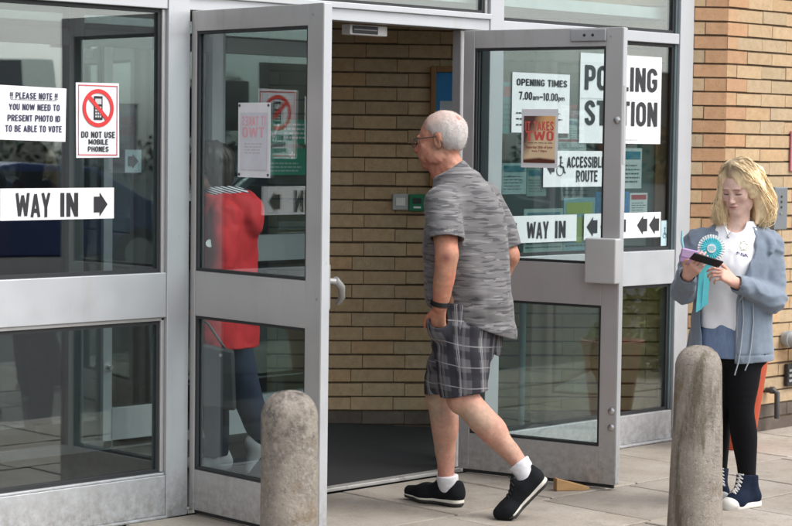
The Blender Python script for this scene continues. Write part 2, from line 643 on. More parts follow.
# ---- glazed entrance screen (fixed frames, panes and the head over the doorway)
scr = thing('entrance_screen', 'pale aluminium glazed entrance screen framing the open double doorway', 'glass front')
def bar(name, x0, x1, z0, z1, y0=0.0, y1=.09, m=None, par=scr):
    b = MB(); b.box(x0, x1, y0, y1, z0, z1)
    return b.build(name, m or alu, par, bevel=.003)
MUL = [(-3.12, -3.0), (-1.66, -1.54), (-.126, -.008), (1.893, 1.993), (3.432, 3.553)]
for a, b in MUL:
    bar('mullion', a, b, 0, 3.1, -.006, .10)
bar('door_jamb', 1.722, 1.768, 0.02, 2.197, .035, .09, alud)
def gasket(par, x0, x1, z0, z1, y, w=.016, d=.012):
    b = MB()
    b.box(x0, x1, y, y+d, z0, z0+w); b.box(x0, x1, y, y+d, z1-w, z1)
    b.box(x0, x0+w, y, y+d, z0+w, z1-w); b.box(x1-w, x1, y, y+d, z0+w, z1-w)
    return b.build('gasket', gask, par)
def pane(par, x0, x1, z0, z1, y=.035, m=None, name='glass_pane'):
    b = MB(); b.box(x0, x1, y, y+.006, z0, z1)
    p = b.build(name, m or glass, par)
    gasket(p, x0, x1, z0, z1, y-.013)
    return p
for x0, x1 in ((-3.0, -1.66), (-1.54, -.126)):
    bar('transom', x0, x1, 2.197, 2.282)
    bar('mid_rail', x0, x1, .874, 1.067)
    bar('bottom_rail', x0, x1, .012, .186)
    bar('sill', x0, x1, .0, .012, -.02, .10)
    bar('glazing_bead', x0, x1, .858, .8735, .012, .03, alud); bar('glazing_bead', x0, x1, .1865, .197, .006, .03)
    pane(scr, x0+.001, x1-.020, .197, .858)
    pane(scr, x0+.001, x1-.020, 1.068, 2.196)
    pane(scr, x0+.001, x1-.001, 2.283, 3.0)
    bar('glazing_bead', x1-.0195, x1-.0005, .2, 2.196, .012, .05, alud)
bar('door_head', -.008, 1.893, 2.199, 2.283)
bar('door_head_cap', -.008, 1.893, 2.255, 2.283, -.016, -.001)
pane(scr, -.007, 1.872, 2.284, 3.0)
bar('glazing_bead', 1.873, 1.892, 2.284, 3.0, .012, .05, alud)
x0, x1 = 1.993, 3.432
bar('transom', x0, x1, 2.199, 2.256)
bar('mid_rail', x0, x1, .876, 1.063)
bar('bottom_rail', x0, x1, .012, .168)
bar('sill', x0, x1, 0, .012, -.03, .10)
pane(scr, x0+.001, x1-.020, .170, .874)
pane(scr, x0+.001, x1-.020, 1.065, 2.197)
pane(scr, x0+.001, x1-.020, 2.258, 3.0)
bar('glazing_bead', x1-.0195, x1-.0005, .17, 3.0, .012, .05, mat('teal_grey_bead', (.10, .14, .15), .5))
pane(scr, 1.769, 1.892, .05, 2.19, .06)
bar('head_beam', -3.12, 3.553, 3.0, 3.12, -.02, .12)
b = MB(); b.box(0.0, 1.75, .0, .03, 0, .018); b.box(0, 1.75, .032, .075, 0, .014)
b.build('threshold', mat('worn_threshold', (.55, .54, .52), .4, .5, .1, 9, dirt=((.16, .15, .14), .55, .75, 14)), scr, bevel=.003)

# ---- the building behind: inner room shell
bld = thing('building', 'dim entrance hall of the building seen behind the glazed screen', 'building')
hallw = mat('hall_wall', (.30, .31, .30), .8, 0, .08, 2)
b = MB(); b.box(-6, 3.6, 6.4, 6.6, 0, 3.0); b.build('back_wall', hallw, bld)
b = MB(); b.box(-6.2, -6, 1.0, 6.4, 0, 3.0); b.build('side_wall', hallw, bld)
b = MB(); b.box(2.2, 2.4, 1.6, 6.4, 0, 3.0); b.build('partition', mat('partition_wall', (.13, .15, .16), .8), bld)
b = MB(); b.box(-6, 3.44, .111, 1.27, 2.34, 2.40); b.box(-6, 3.44, 1.27, 6.6, 2.86, 2.98); b.build('ceiling', mat('ceiling_grey', (.62, .62, .60), .9), bld)
b = MB(); b.box(-6.4, 3.70, .13, 6.8, 3.12, 3.3); b.build('roof', mat('roof_felt', (.12, .12, .12), .9), bld)
b = MB(); b.box(-8, -3.13, .0, .3, 0, 3.1); b.build('flank_wall', bm_, bld)

# ---- inner screen between the lobby and the hall
ins = thing('inner_screen', 'pale framed inner glass screen across the back of the lobby', 'glass screen', (0, 1.30, .075))
inw = mat('pale_painted_frame', (.52, .56, .58), .45, .1, .05)
def ibar(name, a, b_, z0, z1, y1=.07, m=inw):
    q = MB(); q.box(a, b_, 0, y1, z0, z1); return q.build(name, m, ins, bevel=.003)
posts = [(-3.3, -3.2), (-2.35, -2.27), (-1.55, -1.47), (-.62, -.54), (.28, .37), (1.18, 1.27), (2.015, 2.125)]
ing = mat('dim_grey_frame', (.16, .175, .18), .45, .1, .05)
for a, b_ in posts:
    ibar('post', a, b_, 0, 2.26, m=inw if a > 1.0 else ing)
for (a, b_), (c_, d_) in zip(posts[:-1], posts[1:]):
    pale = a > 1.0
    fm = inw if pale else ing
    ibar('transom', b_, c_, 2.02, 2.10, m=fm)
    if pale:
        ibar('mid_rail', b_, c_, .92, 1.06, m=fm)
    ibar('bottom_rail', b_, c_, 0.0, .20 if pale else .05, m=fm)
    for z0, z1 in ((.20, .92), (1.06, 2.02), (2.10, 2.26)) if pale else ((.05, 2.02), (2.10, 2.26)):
        q = MB(); q.box(b_, c_, .03, .036, z0, z1); q.build('glass_pane', glass, ins)
for x_ in (.49, ):
    ibar('door_stile', x_, x_+.055, .01, 2.02, m=inw, y1=.025)
    ibar('kick_panel', x_+.056, x_+.33, .01, .21, m=inw, y1=.025)
q = MB(); q.lathe([(.0, -.03), (.028, -.025), (.028, 0), (.012, .002), (.012, .03)], 16)
k_ = q.build('door_knob', steel, ins, smooth=True); k_.rotation_euler = (math.pi/2, 0, 0); k_.location = (.518, -.002, .42)

# ---- door leaves
def door_leaf(name, label, loc, rotz, hs, ls, zt, flip=False):
    d = thing(name, label, 'door', loc, rotz)
    T = .046
    def br(nm, u0, u1, z0, z1, y0=0, y1=T, m=alud):
        q = MB(); q.box(u0, u1, y0, y1, z0, z1); return q.build(nm, m, d, bevel=.0025)
    br('hinge_stile', .001, hs, .025, zt)
    br('lock_stile', ls, .864, .025, zt, 0, T)
    br('top_rail', hs, ls, zt-.088, zt, .001)
    br('mid_rail', hs, ls, .877, 1.072, .001)
    br('bottom_rail', hs, ls, .025, .203, .001)
    for z0, z1 in ((.204, .876), (1.073, zt-.089)):
        p = MB(); p.box(hs, ls, .020, .026, z0, z1)
        po = p.build('glass_pane', glassd, d)
        gasket(po, hs+.0005, ls-.0005, z0+.0005, z1-.0005, .006, .011)
        gasket(po, hs+.0005, ls-.0005, z0+.0005, z1-.0005, .0275, .011)
    br('brush_seal', .02, .85, .006, .0249, .015, .03, gask)
    return d, br
ld, lbr = door_leaf('glass_door', 'grey framed glass door standing open towards the camera beside the weathered bollard with dark blotches', (0.0, -.004, 0), math.radians(-91.11), .034, .768, 2.195)
e = lbr('edge_strip', .8645, .8665, .03, 2.193, .002, .044, alu)
h = MB()
h.tube([(.842, .046, 1.075), (.843, .105, 1.068)], .013, 12)
h.tube([(.843, .095, 1.078), (.838, .135, 1.045), (.815, .160, 1.00), (.78, .168, .975)], [.016, .016, .013, .011], 12)
h.box(.80, .862, .0462, .054, .96, 1.14)
h.build('lever_handle', mat('satin_handle', (.33, .33, .325), .4, .4), ld, smooth=True)
rd, rbr = door_leaf('glass_door', 'grey framed glass door held open by a wooden wedge in front of the signed window', (1.7035, -.004, 0), math.radians(-76.57), .062, .775, 2.192)
rbr('edge_strip', .8645, .8665, .03, 2.19, .002, .044, alu)
rbr('edge_lock_plate', .867, .869, 1.55, 1.92, .012, .034, alud)
q = MB(); q.box(.714, .876, -.062, -.0005, .987, 1.200); lk = q.build('lock_case', mat('lock_case_grey', (.50, .50, .495), .4, .25, .05), rd, bevel=.006)
def knob(u, z):
    q = MB(); q.lathe([(.017, 0), (.017, .006), (.013, .010), (.005, .011)], 20)
    o = q.build('lock_cylinder', steel, rd, (u, -.0005, z), smooth=True); o.rotation_euler = (math.pi/2, 0, 0)
knob(.842, 1.757); knob(.842, .378); knob(.842, .30)
q = MB(); q.box(.593, .779, -.014, -.0005, 2.128, 2.186); cl_ = q.build('closer_plate', mat('closer_grey', (.36, .36, .365), .4, .3), rd, bevel=.004)
q = MB()
for u in (.668, .712): q.disc((u, 2.157), .007, -.0165, -.0142, 12)
q.build('screw', blackp, cl_)

for dd in (ld, rd):
    for z_ in (.06, 2.15):
        q = MB(); q.lathe([(.016, 0), (.016, .05)], 14, (.012, .023, z_-.025)); q.build('pivot_hinge', steel, dd, smooth=True)
    q = MB()
    for (u_, z_) in ((.80, 2.15), (.80, .10), (.84, 1.0)):
        q = MB(); q.disc((u_, z_), .006, -.0022, -.0004, 12); q.build('screw', greyp, dd)
# door operator under the head
op = thing('door_closer', 'white and black door closer fixed under the head of the doorway', 'door closer', (1.035, .10, 2.146))
q = MB(); q.box(0, .245, 0, .06, 0, .048); q.build('casing', white, op, bevel=.004)
q = MB(); q.box(.014, .180, -.004, -.0005, .006, .042); q.build('grille', blackp, op, bevel=.002)
q = MB(); q.box(.02, .172, -.006, -.0045, .022, .027); q.build('grille_slot', greyp, op)

wg = MB(); wg.prism([(0, 0), (.165, 0), (.165, .014), (.0, .060)], 0, .05)
wo_ = wg.build('door_wedge', mat('wedge_wood', (.42, .25, .11), .7, 0, .25, 6, .3, 40, aniso=(1, 6, 6)), None, (1.676, -.680, .001), math.radians(-30), bevel=.003)
tag(wo_, 'small pale wooden wedge holding the grey door open on the paving', 'door wedge')

# =========================================================== SIGNS AND FITTINGS
paper = mat('white_paper', (.80, .80, .82), .6, 0, .03, 6)
ink = mat('black_ink', (.022, .022, .026), .6)
inkb = mat('dark_blue_ink', (.030, .030, .075), .6)
redi = mat('red_ink', (.62, .035, .035), .55)
GY = .0345                                    # just outside the fixed panes

def curl_sheet(b, x0, x1, z0, z1, y, curl=.004, n=10, tilt=0.0, th=.0012):
    """a sheet taped to the glass: bows off it slightly between the tapes"""
    vs = []
    ph = random.random()*6
    for k in (0, 1):
        for j in range(n+1):
            for i in range(n+1):
                u, w = i/n, j/n
                d = curl*(.5+.5*math.sin(3.1*u+ph))*(.4+.6*abs(w-.5)*2)*.5
                vs.append((x0+(x1-x0)*u+tilt*(w-.5)*(z1-z0), y-d-(th if k == 0 else 0), z0+(z1-z0)*w-tilt*(u-.5)*(x1-x0)))
    fs = []
    m = (n+1)*(n+1)
    for j in range(n):
        for i in range(n):
            a = j*(n+1)+i
            fs.append((a, a+1, a+n+2, a+n+1)); fs.append((m+a, m+a+n+1, m+a+n+2, m+a+1))
    for i in range(n):
        for a, c in ((i, i+1), (n*(n+1)+i+1, n*(n+1)+i)):
            fs.append((c, a, a+m, c+m))
        for a, c in ((i*(n+1), (i+1)*(n+1)), ((i+1)*(n+1)+n, i*(n+1)+n)):
            fs.append((a, c, c+m, a+m))
    b.add(vs, fs)

def sheet(name, label, cat, x0, x1, z0, z1, y=GY, m=None, tilt=0.0, parent=None, group=None, curl=.0016):
    b = MB()
    cx, cz = (x0+x1)/2, (z0+z1)/2
    curl_sheet(b, x0-cx, x1-cx, z0-cz, z1-cz, 0, curl, tilt=tilt)
    o = b.build(name, m or paper, parent, (cx, y, cz), smooth=True)
    if label:
        tag(o, label, cat, group)
    o['c'] = (cx, cz)
    return o

BLOCK = 'ABCDEGHIKLMNOPRSTUVWY017.-! '
def letters(par, lines, m=None, y=-.0034, bold=.03, name='lettering', mirror=False, thick=.17):
    """lines: (text, x0, x1, z0, z1) in wall coordinates, one mesh per word or line"""
    cx, cz = par['c']
    for s, x0, x1, z0, z1 in lines:
        b = MB()
        if all(ch in BLOCK for ch in s):
            vs, fs = block_text(s, x0-cx, x1-cx, z0-cz, z1-cz, y, thick, mirror)
        else:
            vs, fs = text_mesh(s, x0-cx, x1-cx, z0-cz, z1-cz, y, bold, mirror)
        b.add(vs, fs)
        b.build(name, m or ink, par)

def lines_of(par, x0, x1, z0, z1, n, m, y=-.0036, ragged=True, name='small_print', fill=.45):
    """rows of print too small to read, as broken strokes, one mesh per row"""
    cx, cz = par['c']
    h = (z1-z0)/n
    for i in range(n):
        b = MB()
        z = z0+h*(i+.3)
        x = x0
        xe = x1-(random.random()*.25*(x1-x0) if ragged else 0)
        while x < xe:
            w = min(random.uniform(.012, .035), xe-x)
            b.box(x-cx, x+w-cx, y, y+.0005, z-cz, z+h*fill-cz)
            x += w+.006
        b.build(name, m, par)

def arrow(b, cx, cz, w, h, y, right=False):
    """notched ballot-sign arrow: broad head, short stem with a lip"""
    s = -1 if right else 1
    pts = [(-w/2, 0), (-.02*w, h/2), (-.02*w, h*.30), (w/2, h*.30), (w*.40, h*.06), (w*.5, -h*.30), (-.02*w, -h*.30), (-.02*w, -h/2)]
    pts = [(-.5*w, 0), (.08*w, .5*h), (.08*w, .33*h), (.5*w, .33*h), (.5*w, -.33*h), (.08*w, -.33*h), (.08*w, -.5*h)]
    pts = [(cx+s*a, cz+c) for a, c in pts]
    if right: pts = pts[::-1]
    b.prism(pts, y, y+.0005)

# --- fixed pane beside the doorway
o = sheet('paper_notice', 'white PLEASE NOTE photo ID notice taped to the glass', 'notice', -.951, -.628, 1.628, 1.847, tilt=.02)
letters(o, [('!! PLEASE NOTE !!', -.900, -.670, 1.797, 1.823), ('YOU NOW NEED TO', -.905, -.660, 1.751, 1.777),
            ('PRESENT PHOTO ID', -.912, -.657, 1.706, 1.732), ('TO BE ABLE TO VOTE', -.922, -.650, 1.663, 1.690)], inkb, bold=.022)
b = MB(); b.box(-.108, .115, -.0036, -.0031, .055, .0565); b.build('underline', inkb, o)
o = sheet('prohibition_sign', 'white sign with a red circle struck through a mobile phone', 'sign', -.577, -.357, 1.560, 1.872, m=mat('sign_card', (.74, .75, .78), .45), tilt=-.012)
cx, cz = o['c']
b = MB(); b.ring((-.466-cx, 1.767-cz), .0625, .0795, -.0040, -.0034)
for s in (-1,):
    d = .062*.7071; w = .0062
    b.prism([(-.466-cx-d-w, 1.767-cz+d-w), (-.466-cx+d-w, 1.767-cz-d-w), (-.466-cx+d+w, 1.767-cz-d+w), (-.466-cx-d+w, 1.767-cz+d+w)], -.0048, -.0044)
b.build('prohibition_ring', redi, o)
b = MB()
X0, X1, Z0, Z1, t_ = -.100, .100, -.146, .146, .0035
b.box(X0, X1, -.0034, -.0030, Z0, Z0+t_); b.box(X0, X1, -.0034, -.0030, Z1-t_, Z1); b.box(X0, X0+t_, -.0034, -.0030, Z0, Z1); b.box(X1-t_, X1, -.0034, -.0030, Z0, Z1)
b.build('red_border', redi, o)
b = MB(); b.box(-.488-cx, -.444-cx, -.0038, -.0032, 1.718-cz, 1.817-cz); ph_ = b.build('phone_symbol', ink, o, bevel=.0002)
b = MB(); b.box(-.482-cx, -.450-cx, -.0042, -.0040, 1.783-cz, 1.806-cz)
for i in range(3):
    for j in range(4):
        b.box(-.4815+i*.0115-cx, -.4735+i*.0115-cx, -.0042, -.0040, 1.728+j*.0125-cz, 1.736+j*.0125-cz)
b.build('keypad', mat('pale_grey_ink', (.5, .52, .52), .6), o)
letters(o, [('DO NOT USE', -.552, -.380, 1.643, 1.669), ('MOBILE', -.515, -.415, 1.615, 1.637), ('PHONES', -.518, -.412, 1.585, 1.607)], ink, bold=.03)
o = sheet('way_in_sign', 'long white WAY IN sign with an arrow, below the photo ID notice', 'sign', -.945, -.382, 1.304, 1.434, group=None)
letters(o, [('WAY', -.872, -.705, 1.315, 1.416), ('IN', -.655, -.566, 1.315, 1.414)], ink, bold=.03)
b = MB(); cx, cz = o['c']; arrow(b, -.4515-cx, 1.364-cz, .070, .100, -.0038, True); b.build('arrow', ink, o)
o = sheet('arrow_sign', 'small arrow card stuck on the inside of the pane, right of the struck phone sign', 'sign', -.318, -.232, 1.497, 1.594, y=.0435, m=mat('grey_card', (.42, .47, .50), .6))
b = MB(); arrow(b, 0, 0, .055, .06, -.0038, True); b.build('arrow', mat('grey_ink', (.07, .08, .085), .6), o)

# --- fixed pane behind the wedged door leaf
o = sheet('polling_station_sign', 'large two sheet white POLLING STATION poster', 'sign', 2.633, 3.320, 1.648, 2.123, curl=.0030)
letters(o, [('POLLING', 2.668, 3.280, 1.930, 2.060), ('STATION', 2.672, 3.286, 1.743, 1.875)], ink, y=-.0050, bold=.028)
b = MB(); b.box(-.342, .342, -.0048, -.0044, -.0012, .0012); b.build('sheet_join', mat('paper_shadow_line', (.55, .55, .57), .7), o)
b = MB(); lo_ = lines_of(o, 2.95, 3.12, 1.663, 1.675, 1, mat('pale_grey_ink', (.5, .52, .52), .6), y=-.0050, ragged=False)
o = sheet('opening_times_notice', 'white OPENING TIMES notice partly behind the orange poster', 'notice', 2.103, 2.550, 1.697, 2.003)
letters(o, [('OPENING TIMES', 2.135, 2.526, 1.937, 1.972)], ink, bold=.03)
letters(o, [('7.00', 2.153, 2.255, 1.866, 1.906), ('am', 2.260, 2.308, 1.866, 1.886), ('-', 2.311, 2.338, 1.862, 1.906), ('10.00', 2.342, 2.455, 1.864, 1.904), ('pm', 2.460, 2.508, 1.858, 1.884)], ink, bold=.02, name='hours')
lines_of(o, 2.135, 2.52, 1.725, 1.815, 3, ink, fill=.22)
o = sheet('accessible_route_sign', 'white ACCESSIBLE ROUTE sign with a wheelchair symbol and arrow', 'sign', 2.353, 2.859, 1.417, 1.606)
letters(o, [('ACCESSIBLE', 2.537, 2.845, 1.518, 1.577), ('ROUTE', 2.612, 2.787, 1.443, 1.504)], ink, bold=.026)
cx, cz = o['c']
b = MB(); arrow(b, 2.408-cx, 1.522-cz, .062, .082, -.0038); b.build('arrow', ink, o)
b = MB()
wc = (2.482-cx, 1.503-cz)
b.ring(wc, .0245, .0285, -.0040, -.0034, 28)
b.disc((2.487-cx, 1.571-cz), .0085, -.0040, -.0034, 14)
def stroke(b, pts, w, y):
    for (xa, za), (xb, zb_) in zip(pts[:-1], pts[1:]):
        L_ = math.hypot(xb-xa, zb_-za); nx, nz = -(zb_-za)/L_*w/2, (xb-xa)/L_*w/2
        b.prism([(xa+nx, za+nz), (xb+nx, zb_+nz), (xb-nx, zb_-nz), (xa-nx, za-nz)], y, y+.0005)
stroke(b, [(2.487-cx, 1.560-cz), (2.483-cx, 1.523-cz), (2.508-cx, 1.522-cz), (2.518-cx, 1.490-cz), (2.527-cx, 1.493-cz)], .007, -.0046)
stroke(b, [(2.485-cx, 1.543-cz), (2.505-cx, 1.543-cz)], .005, -.0042)
b.build('wheelchair_symbol', ink, o)
o = sheet('way_in_sign', 'white WAY IN sign with a left arrow, below the OPENING TIMES notice', 'sign', 2.047, 2.625, 1.131, 1.271)
letters(o, [('WAY', 2.232, 2.400, 1.150, 1.240), ('IN', 2.452, 2.536, 1.150, 1.240)], ink, bold=.03)
b = MB(); cx, cz = o['c']; arrow(b, 2.108-cx, 1.205-cz, .088, .090, -.0038); b.build('arrow', ink, o)
o = sheet('arrow_sign', 'long white sign with a row of left arrows below POLLING STATION', 'sign', 2.686, 3.339, 1.135, 1.273)
b = MB(); cx, cz = o['c']
arr_m = []
for ax in (2.750, 2.862, 2.990, 3.098, 3.172+.003, 3.280):
    if ax in (3.098,): continue
    q = MB(); arrow(q, ax-cx, 1.204-cz, .088, .104, -.0038); q.build('arrow', ink, o)
o = sheet('wheelchair_sticker', 'small pale blue wheelchair sticker low in the corner of the signed window', 'sticker', 3.345, 3.408, 1.085, 1.225, m=mat('pale_blue_vinyl', (.45, .60, .64), .4), curl=.0005)
b = MB(); b.ring((.0, -.012), .012, .016, -.003, -.0025, 20); b.disc((.0, .028), .006, -.003, -.0025, 12); stroke(b, [(0, .02), (0, -.008), (.014, -.008)], .005, -.003)
b.build('wheelchair_symbol', mat('teal_ink', (.05, .16, .19), .5), o)

# --- the theatre poster, one on each door leaf, both turned to people inside
def poster_material():
    m, t, N, K, p = nodes_of('flame_poster_print')
    tcn = N.new('ShaderNodeTexCoord')
    sp = N.new('ShaderNodeSeparateXYZ'); K.new(tcn.outputs['Object'], sp.inputs[0])
    x, z = sp.outputs[0], sp.outputs[2]
    nn = noise(t, tcn.outputs['Object'], 14, 4)
    d = mth(t, 'ADD', mth(t, 'MULTIPLY', x, -2.0), mth(t, 'ADD', z, mth(t, 'MULTIPLY', nn, .10)))
    fl = ramp(t, d, .08, .20)
    c = mixc(t, fl, (.86, .66, .42), (.13, .065, .055))
    c = mixc(t, ramp(t, mth(t, 'ADD', z, mth(t, 'MULTIPLY', nn, .03)), .03, .13, 0, .85), c, mixc(t, fl, (.86, .42, .12), (.11, .05, .045)))
    c = mixc(t, ramp(t, mth(t, 'ADD', z, mth(t, 'MULTIPLY', mth(t, 'ABSOLUTE', x), .10)), -.098, -.088, 1, 0), c, (.12, .035, .02))
    K.new(c, p.inputs['Base Color']); p.inputs['Roughness'].default_value = .4
    return m
posm = poster_material()
o = sheet('theatre_poster', 'flame coloured IT TAKES TWO poster on the wedged door leaf', 'poster', .324, .522, 1.526, 1.808, y=.0145, parent=rd)
for k_ in ('c',): cx, cz = o['c']
def poster_face(o, cx, cz, w, h, ydir=-1):
    b = MB(); b.box(-w/2, w/2, -.0034, -.0056, -h/2, h/2)
    return b
b = MB(); b.box(-.086, .086, -.0038, -.0031, -.118, .108); pf = b.build('print', posm, o)
pf['c'] = (0, 0)
letters(pf, [('IT TAKES', -.078, .078, .038, .082), ('TWO', -.074, .078, -.012, .036)], mat('poster_red', (.74, .12, .10), .5), y=-.0044, bold=.035)
lines_of(pf, -.065, .070, -.026, -.018, 1, mat('poster_brown', (.25, .13, .07), .6), y=-.0044, ragged=False)
letters(pf, [('Saturday 20th of June', -.070, .072, -.052, -.036), ('from 7.30pm', -.040, .042, -.069, -.055)], mat('poster_maroon', (.30, .035, .03), .6), y=-.0044, bold=.02, name='date_line')
tag(o, None, None)

o = sheet('theatre_poster', None, None, .309, .521, 1.485, 1.798, y=.0150, m=mat('show_through_paper', (.78, .78, .80), .6), parent=ld)
o['c'] = (0, 0)
letters(o, [('IT TAKES', -.078, .078, .060, .10), ('TWO', -.074, .070, .010, .055)], mat('faint_pink_print', (.74, .42, .47), .6), bold=.03, mirror=True, y=-.0050)
b = MB(); b.box(-.088, .088, -.0046, -.0040, -.125, .115); b.build('print_showing_through', mat('faint_grey_print', (.64, .64, .70), .6), o)
lines_of(o, -.06, .06, -.06, -.01, 4, mat('faint_grey_line', (.52, .50, .54), .6), y=-.0052)
for sx in (-.095, .095):
    for sz in (-.145, .145):
        b = MB(); b.disc((sx, sz), .006, -.0052, -.0036, 12)
        b.build('tack', mat('dark_tack', (.06, .07, .08), .4), o)

# posters belong to nobody's leaf: they are stuck on, so they stay things of their own
for o_, lab in ((bpy.data.objects['theatre_poster'], 'flame coloured IT TAKES TWO poster on the glass of the wedged door leaf'),
                (bpy.data.objects['theatre_poster.001'], 'pale back of a poster tacked to the door glass above the blotched bollard')):
    bpy.context.view_layer.update()
    w_ = o_.matrix_world.copy()
    o_.parent = None
    o_.matrix_world = w_
    tag(o_, lab, 'poster')

# --- inner screen stickers
grn = mat('safety_green', (.02, .33, .205), .45)
for (z0, z1, lab, kind) in ((1.625, 1.755, 'upper green and white safety sign with a tick on the inner screen', 0), (1.455, 1.600, 'lower green and white first aid sign with a cross on the inner screen', 1)):
    o = sheet('safety_sign', lab, 'sign', 1.575, 1.86, z0, z1, y=1.327, m=grn, curl=.0005)
    cx, cz = o['c']
    if kind == 0:
        b = MB(); stroke(b, [(-.115, .0), (-.095, -.03), (-.055, .04)], .016, -.004); b.build('tick', paper, o)
        lines_of(o, cx-.02, cx+.13, cz-.045, cz+.05, 4, paper, y=-.004, ragged=False)
    else:
        b = MB(); b.box(.02, .06, -.004, -.0035, .028, .042); b.box(.033, .047, -.0046, -.0041, .015, .055); b.build('cross', paper, o)
        lines_of(o, cx-.12, cx+.13, cz-.06, cz-.0, 3, mat('mint_ink', (.40, .58, .50), .5), y=-.004)

# --- on the lobby brick wall
bw_rot = math.atan2(D1[1], D1[0]) + math.pi     # local +x runs from the lobby towards the outside corner
def on_wall(px, py): return (px+N1[0]*.0, py+N1[1]*.0)
def wall_thing(name, label, cat, x, y, z):
    return thing(name, label, cat, (x, y, z), bw_rot)
o = wall_thing('wall_switch', 'grey square switch box on the lobby bricks beside the green call point', 'switch', 2.272, 1.068, 1.268)
b = MB(); b.box(0, .088, -.032, -.001, 0, .088); b.build('box', mat('switch_grey', (.42, .44, .43), .5), o, bevel=.003)
b = MB(); b.box(.018, .070, -.037, -.0325, .022, .066); b.build('rocker', white, o, bevel=.002)
o = wall_thing('call_point', 'green emergency door release call point on the lobby bricks', 'call point', 2.341, 1.0105, 1.262)
b = MB(); b.box(0, .090, -.045, -.001, 0, .092); b.build('box', mat('call_point_green', (.004, .17, .075), .35), o, bevel=.004)
b = MB(); b.box(.022, .068, -.049, -.0455, .042, .072); b.build('button', blackp, o, bevel=.002)
b = MB(); b.box(.025, .065, -.0475, -.0455, .016, .026); b.build('legend', paper, o)

wood = mat('varnished_wood', (.26, .12, .035), .4, 0, .25, 5, .15, 50, aniso=(6, 6, 1))
o = wall_thing('framed_notice', 'blue notice in a varnished wooden frame on the lobby bricks', 'notice', 2.427, .939, 1.40)
b = MB(); W_, H_ = .30, .66
b.box(0, .032, -.03, -.001, 0, H_); b.box(W_-.032, W_, -.03, -.001, 0, H_); b.box(.032, W_-.032, -.03, -.001, 0, .032); b.box(.032, W_-.032, -.03, -.001, H_-.032, H_)
b.build('frame', wood, o, bevel=.004)
b = MB(); b.box(.033, W_-.033, -.012, -.002, .033, H_-.033); b.build('blue_sheet', mat('notice_blue', (.012, .20, .50), .5, 0, .1, 8), o)
b = MB(); b.box(.055, W_-.06, -.0135, -.0125, .18, .47); b.build('white_sheet', mat('notice_grey_white', (.52, .56, .60), .5), o)
b = MB()
for z_ in (.565, .535, .505): b.box(.10+random.random()*.03, .22, -.0135, -.0125, z_, z_+.01)
b.build('printed_line', paper, o)

# notice board behind the signed window
o = wall_thing('notice_board', 'wide wooden framed notice board crowded with leaflets behind the signed window', 'notice board', 2.72, .695, .98)
b = MB(); W_, H_ = 1.0, 1.06
b.box(0, .04, -.03, -.001, 0, H_); b.box(W_-.12, W_, -.03, -.001, 0, H_); b.box(.04, W_-.12, -.03, -.001, 0, .04); b.box(.04, W_-.12, -.03, -.001, H_-.07, H_)
b.build('frame', wood, o, bevel=.004)
b = MB(); b.box(.041, W_-.121, -.010, -.002, .041, H_-.071); b.build('backing', mat('board_teal', (.14, .24, .23), .7, 0, .15, 6), o)
tone = [(.50, .60, .60), (.62, .66, .66), (.10, .30, .33), (.55, .62, .58), (.70, .72, .72), (.35, .55, .62), (.60, .63, .50), (.04, .22, .50)]
onglass = [
    (2.040, 2.182, 1.690, 1.951, 'dark teal poster with a red top behind the edge of the OPENING TIMES notice', 2, 2),
    (2.049, 2.235, 1.382, 1.541, 'pale sheet of small print at the window edge below the OPENING TIMES notice', 0, 0),
    (2.240, 2.391, 1.371, 1.516, 'grey green sheet between the flame poster and the WAY IN sign', 8, 0),
    (2.462, 2.706, 1.606, 1.672, 'white sheet with a red border just above the ACCESSIBLE ROUTE sign', 4, 2),
    (2.535, 2.788, 1.056, 1.359, 'cyan and yellow leaflet above the gap between WAY IN and the row of arrows', 5, 1),
    (2.222, 2.530, 1.064, 1.305, 'pale green sheet showing above and below the WAY IN sign', 3, 0),
    (2.792, 3.078, 1.254, 1.388, 'bright blue leaflet low behind the door stile, above the arrows', 7, 0),
    (3.023, 3.178, 1.405, 1.624, 'tall pale grey sheet under the POLLING STATION poster', 1, 0),
    (3.082, 3.234, 1.252, 1.380, 'small pale map leaflet just above the left pointing arrows', 4, 2),
    (2.556, 2.630, 1.780, 1.851, 'maroon leaflet beside the OPENING TIMES notice', 9, 2),
    (2.556, 2.632, 1.654, 1.775, 'grey white sheet between OPENING TIMES and POLLING STATION', 0, 0)]
tone += [(.28, .38, .35), (.28, .035, .06)]
heads = [(.05, .22, .30), (.55, .58, .12), (.45, .05, .06)]
lm = mat('leaflet_ink', (.12, .17, .18), .6)
for k, (x0, x1, z0, z1, lab, ti, hi_) in enumerate(onglass):
    lf = sheet('leaflet', lab, 'leaflet', x0, x1, z0, z1, y=.0468, m=mat('leaflet_%d' % ti, tone[ti], .55, 0, .12, 14), curl=.0006, group='leaflets stuck inside the signed window')
    w_, h_ = x1-x0, z1-z0
    lines_of(lf, x0+.015, x1-.012, z0+h_*.12, z0+h_*.62, 5, lm, y=-.0026, fill=.35)
    q = MB(); q.box(-w_*.42, w_*.42, -.0026, -.0020, h_*.22, h_*.42); q.build('heading', mat('leaflet_head_%d' % hi_, heads[hi_], .6), lf)
    if ti == 5:
        q = MB(); q.disc((0, -.02), .07, -.0034, -.0028, 24); q.build('picture', mat('leaflet_picture', (.60, .62, .20), .6), lf)
boards = [(.10, .58, .18, .28, 1, 'white sheet pinned high on the notice board'), (.36, .30, .2, .28, 0, 'pale sheet pinned in the middle of the notice board'), (.62, .62, .16, .26, 4, 'white card pinned high near the far end of the notice board'), (.70, .10, .14, .26, 3, 'pale green card pinned low near the far end of the notice board')]
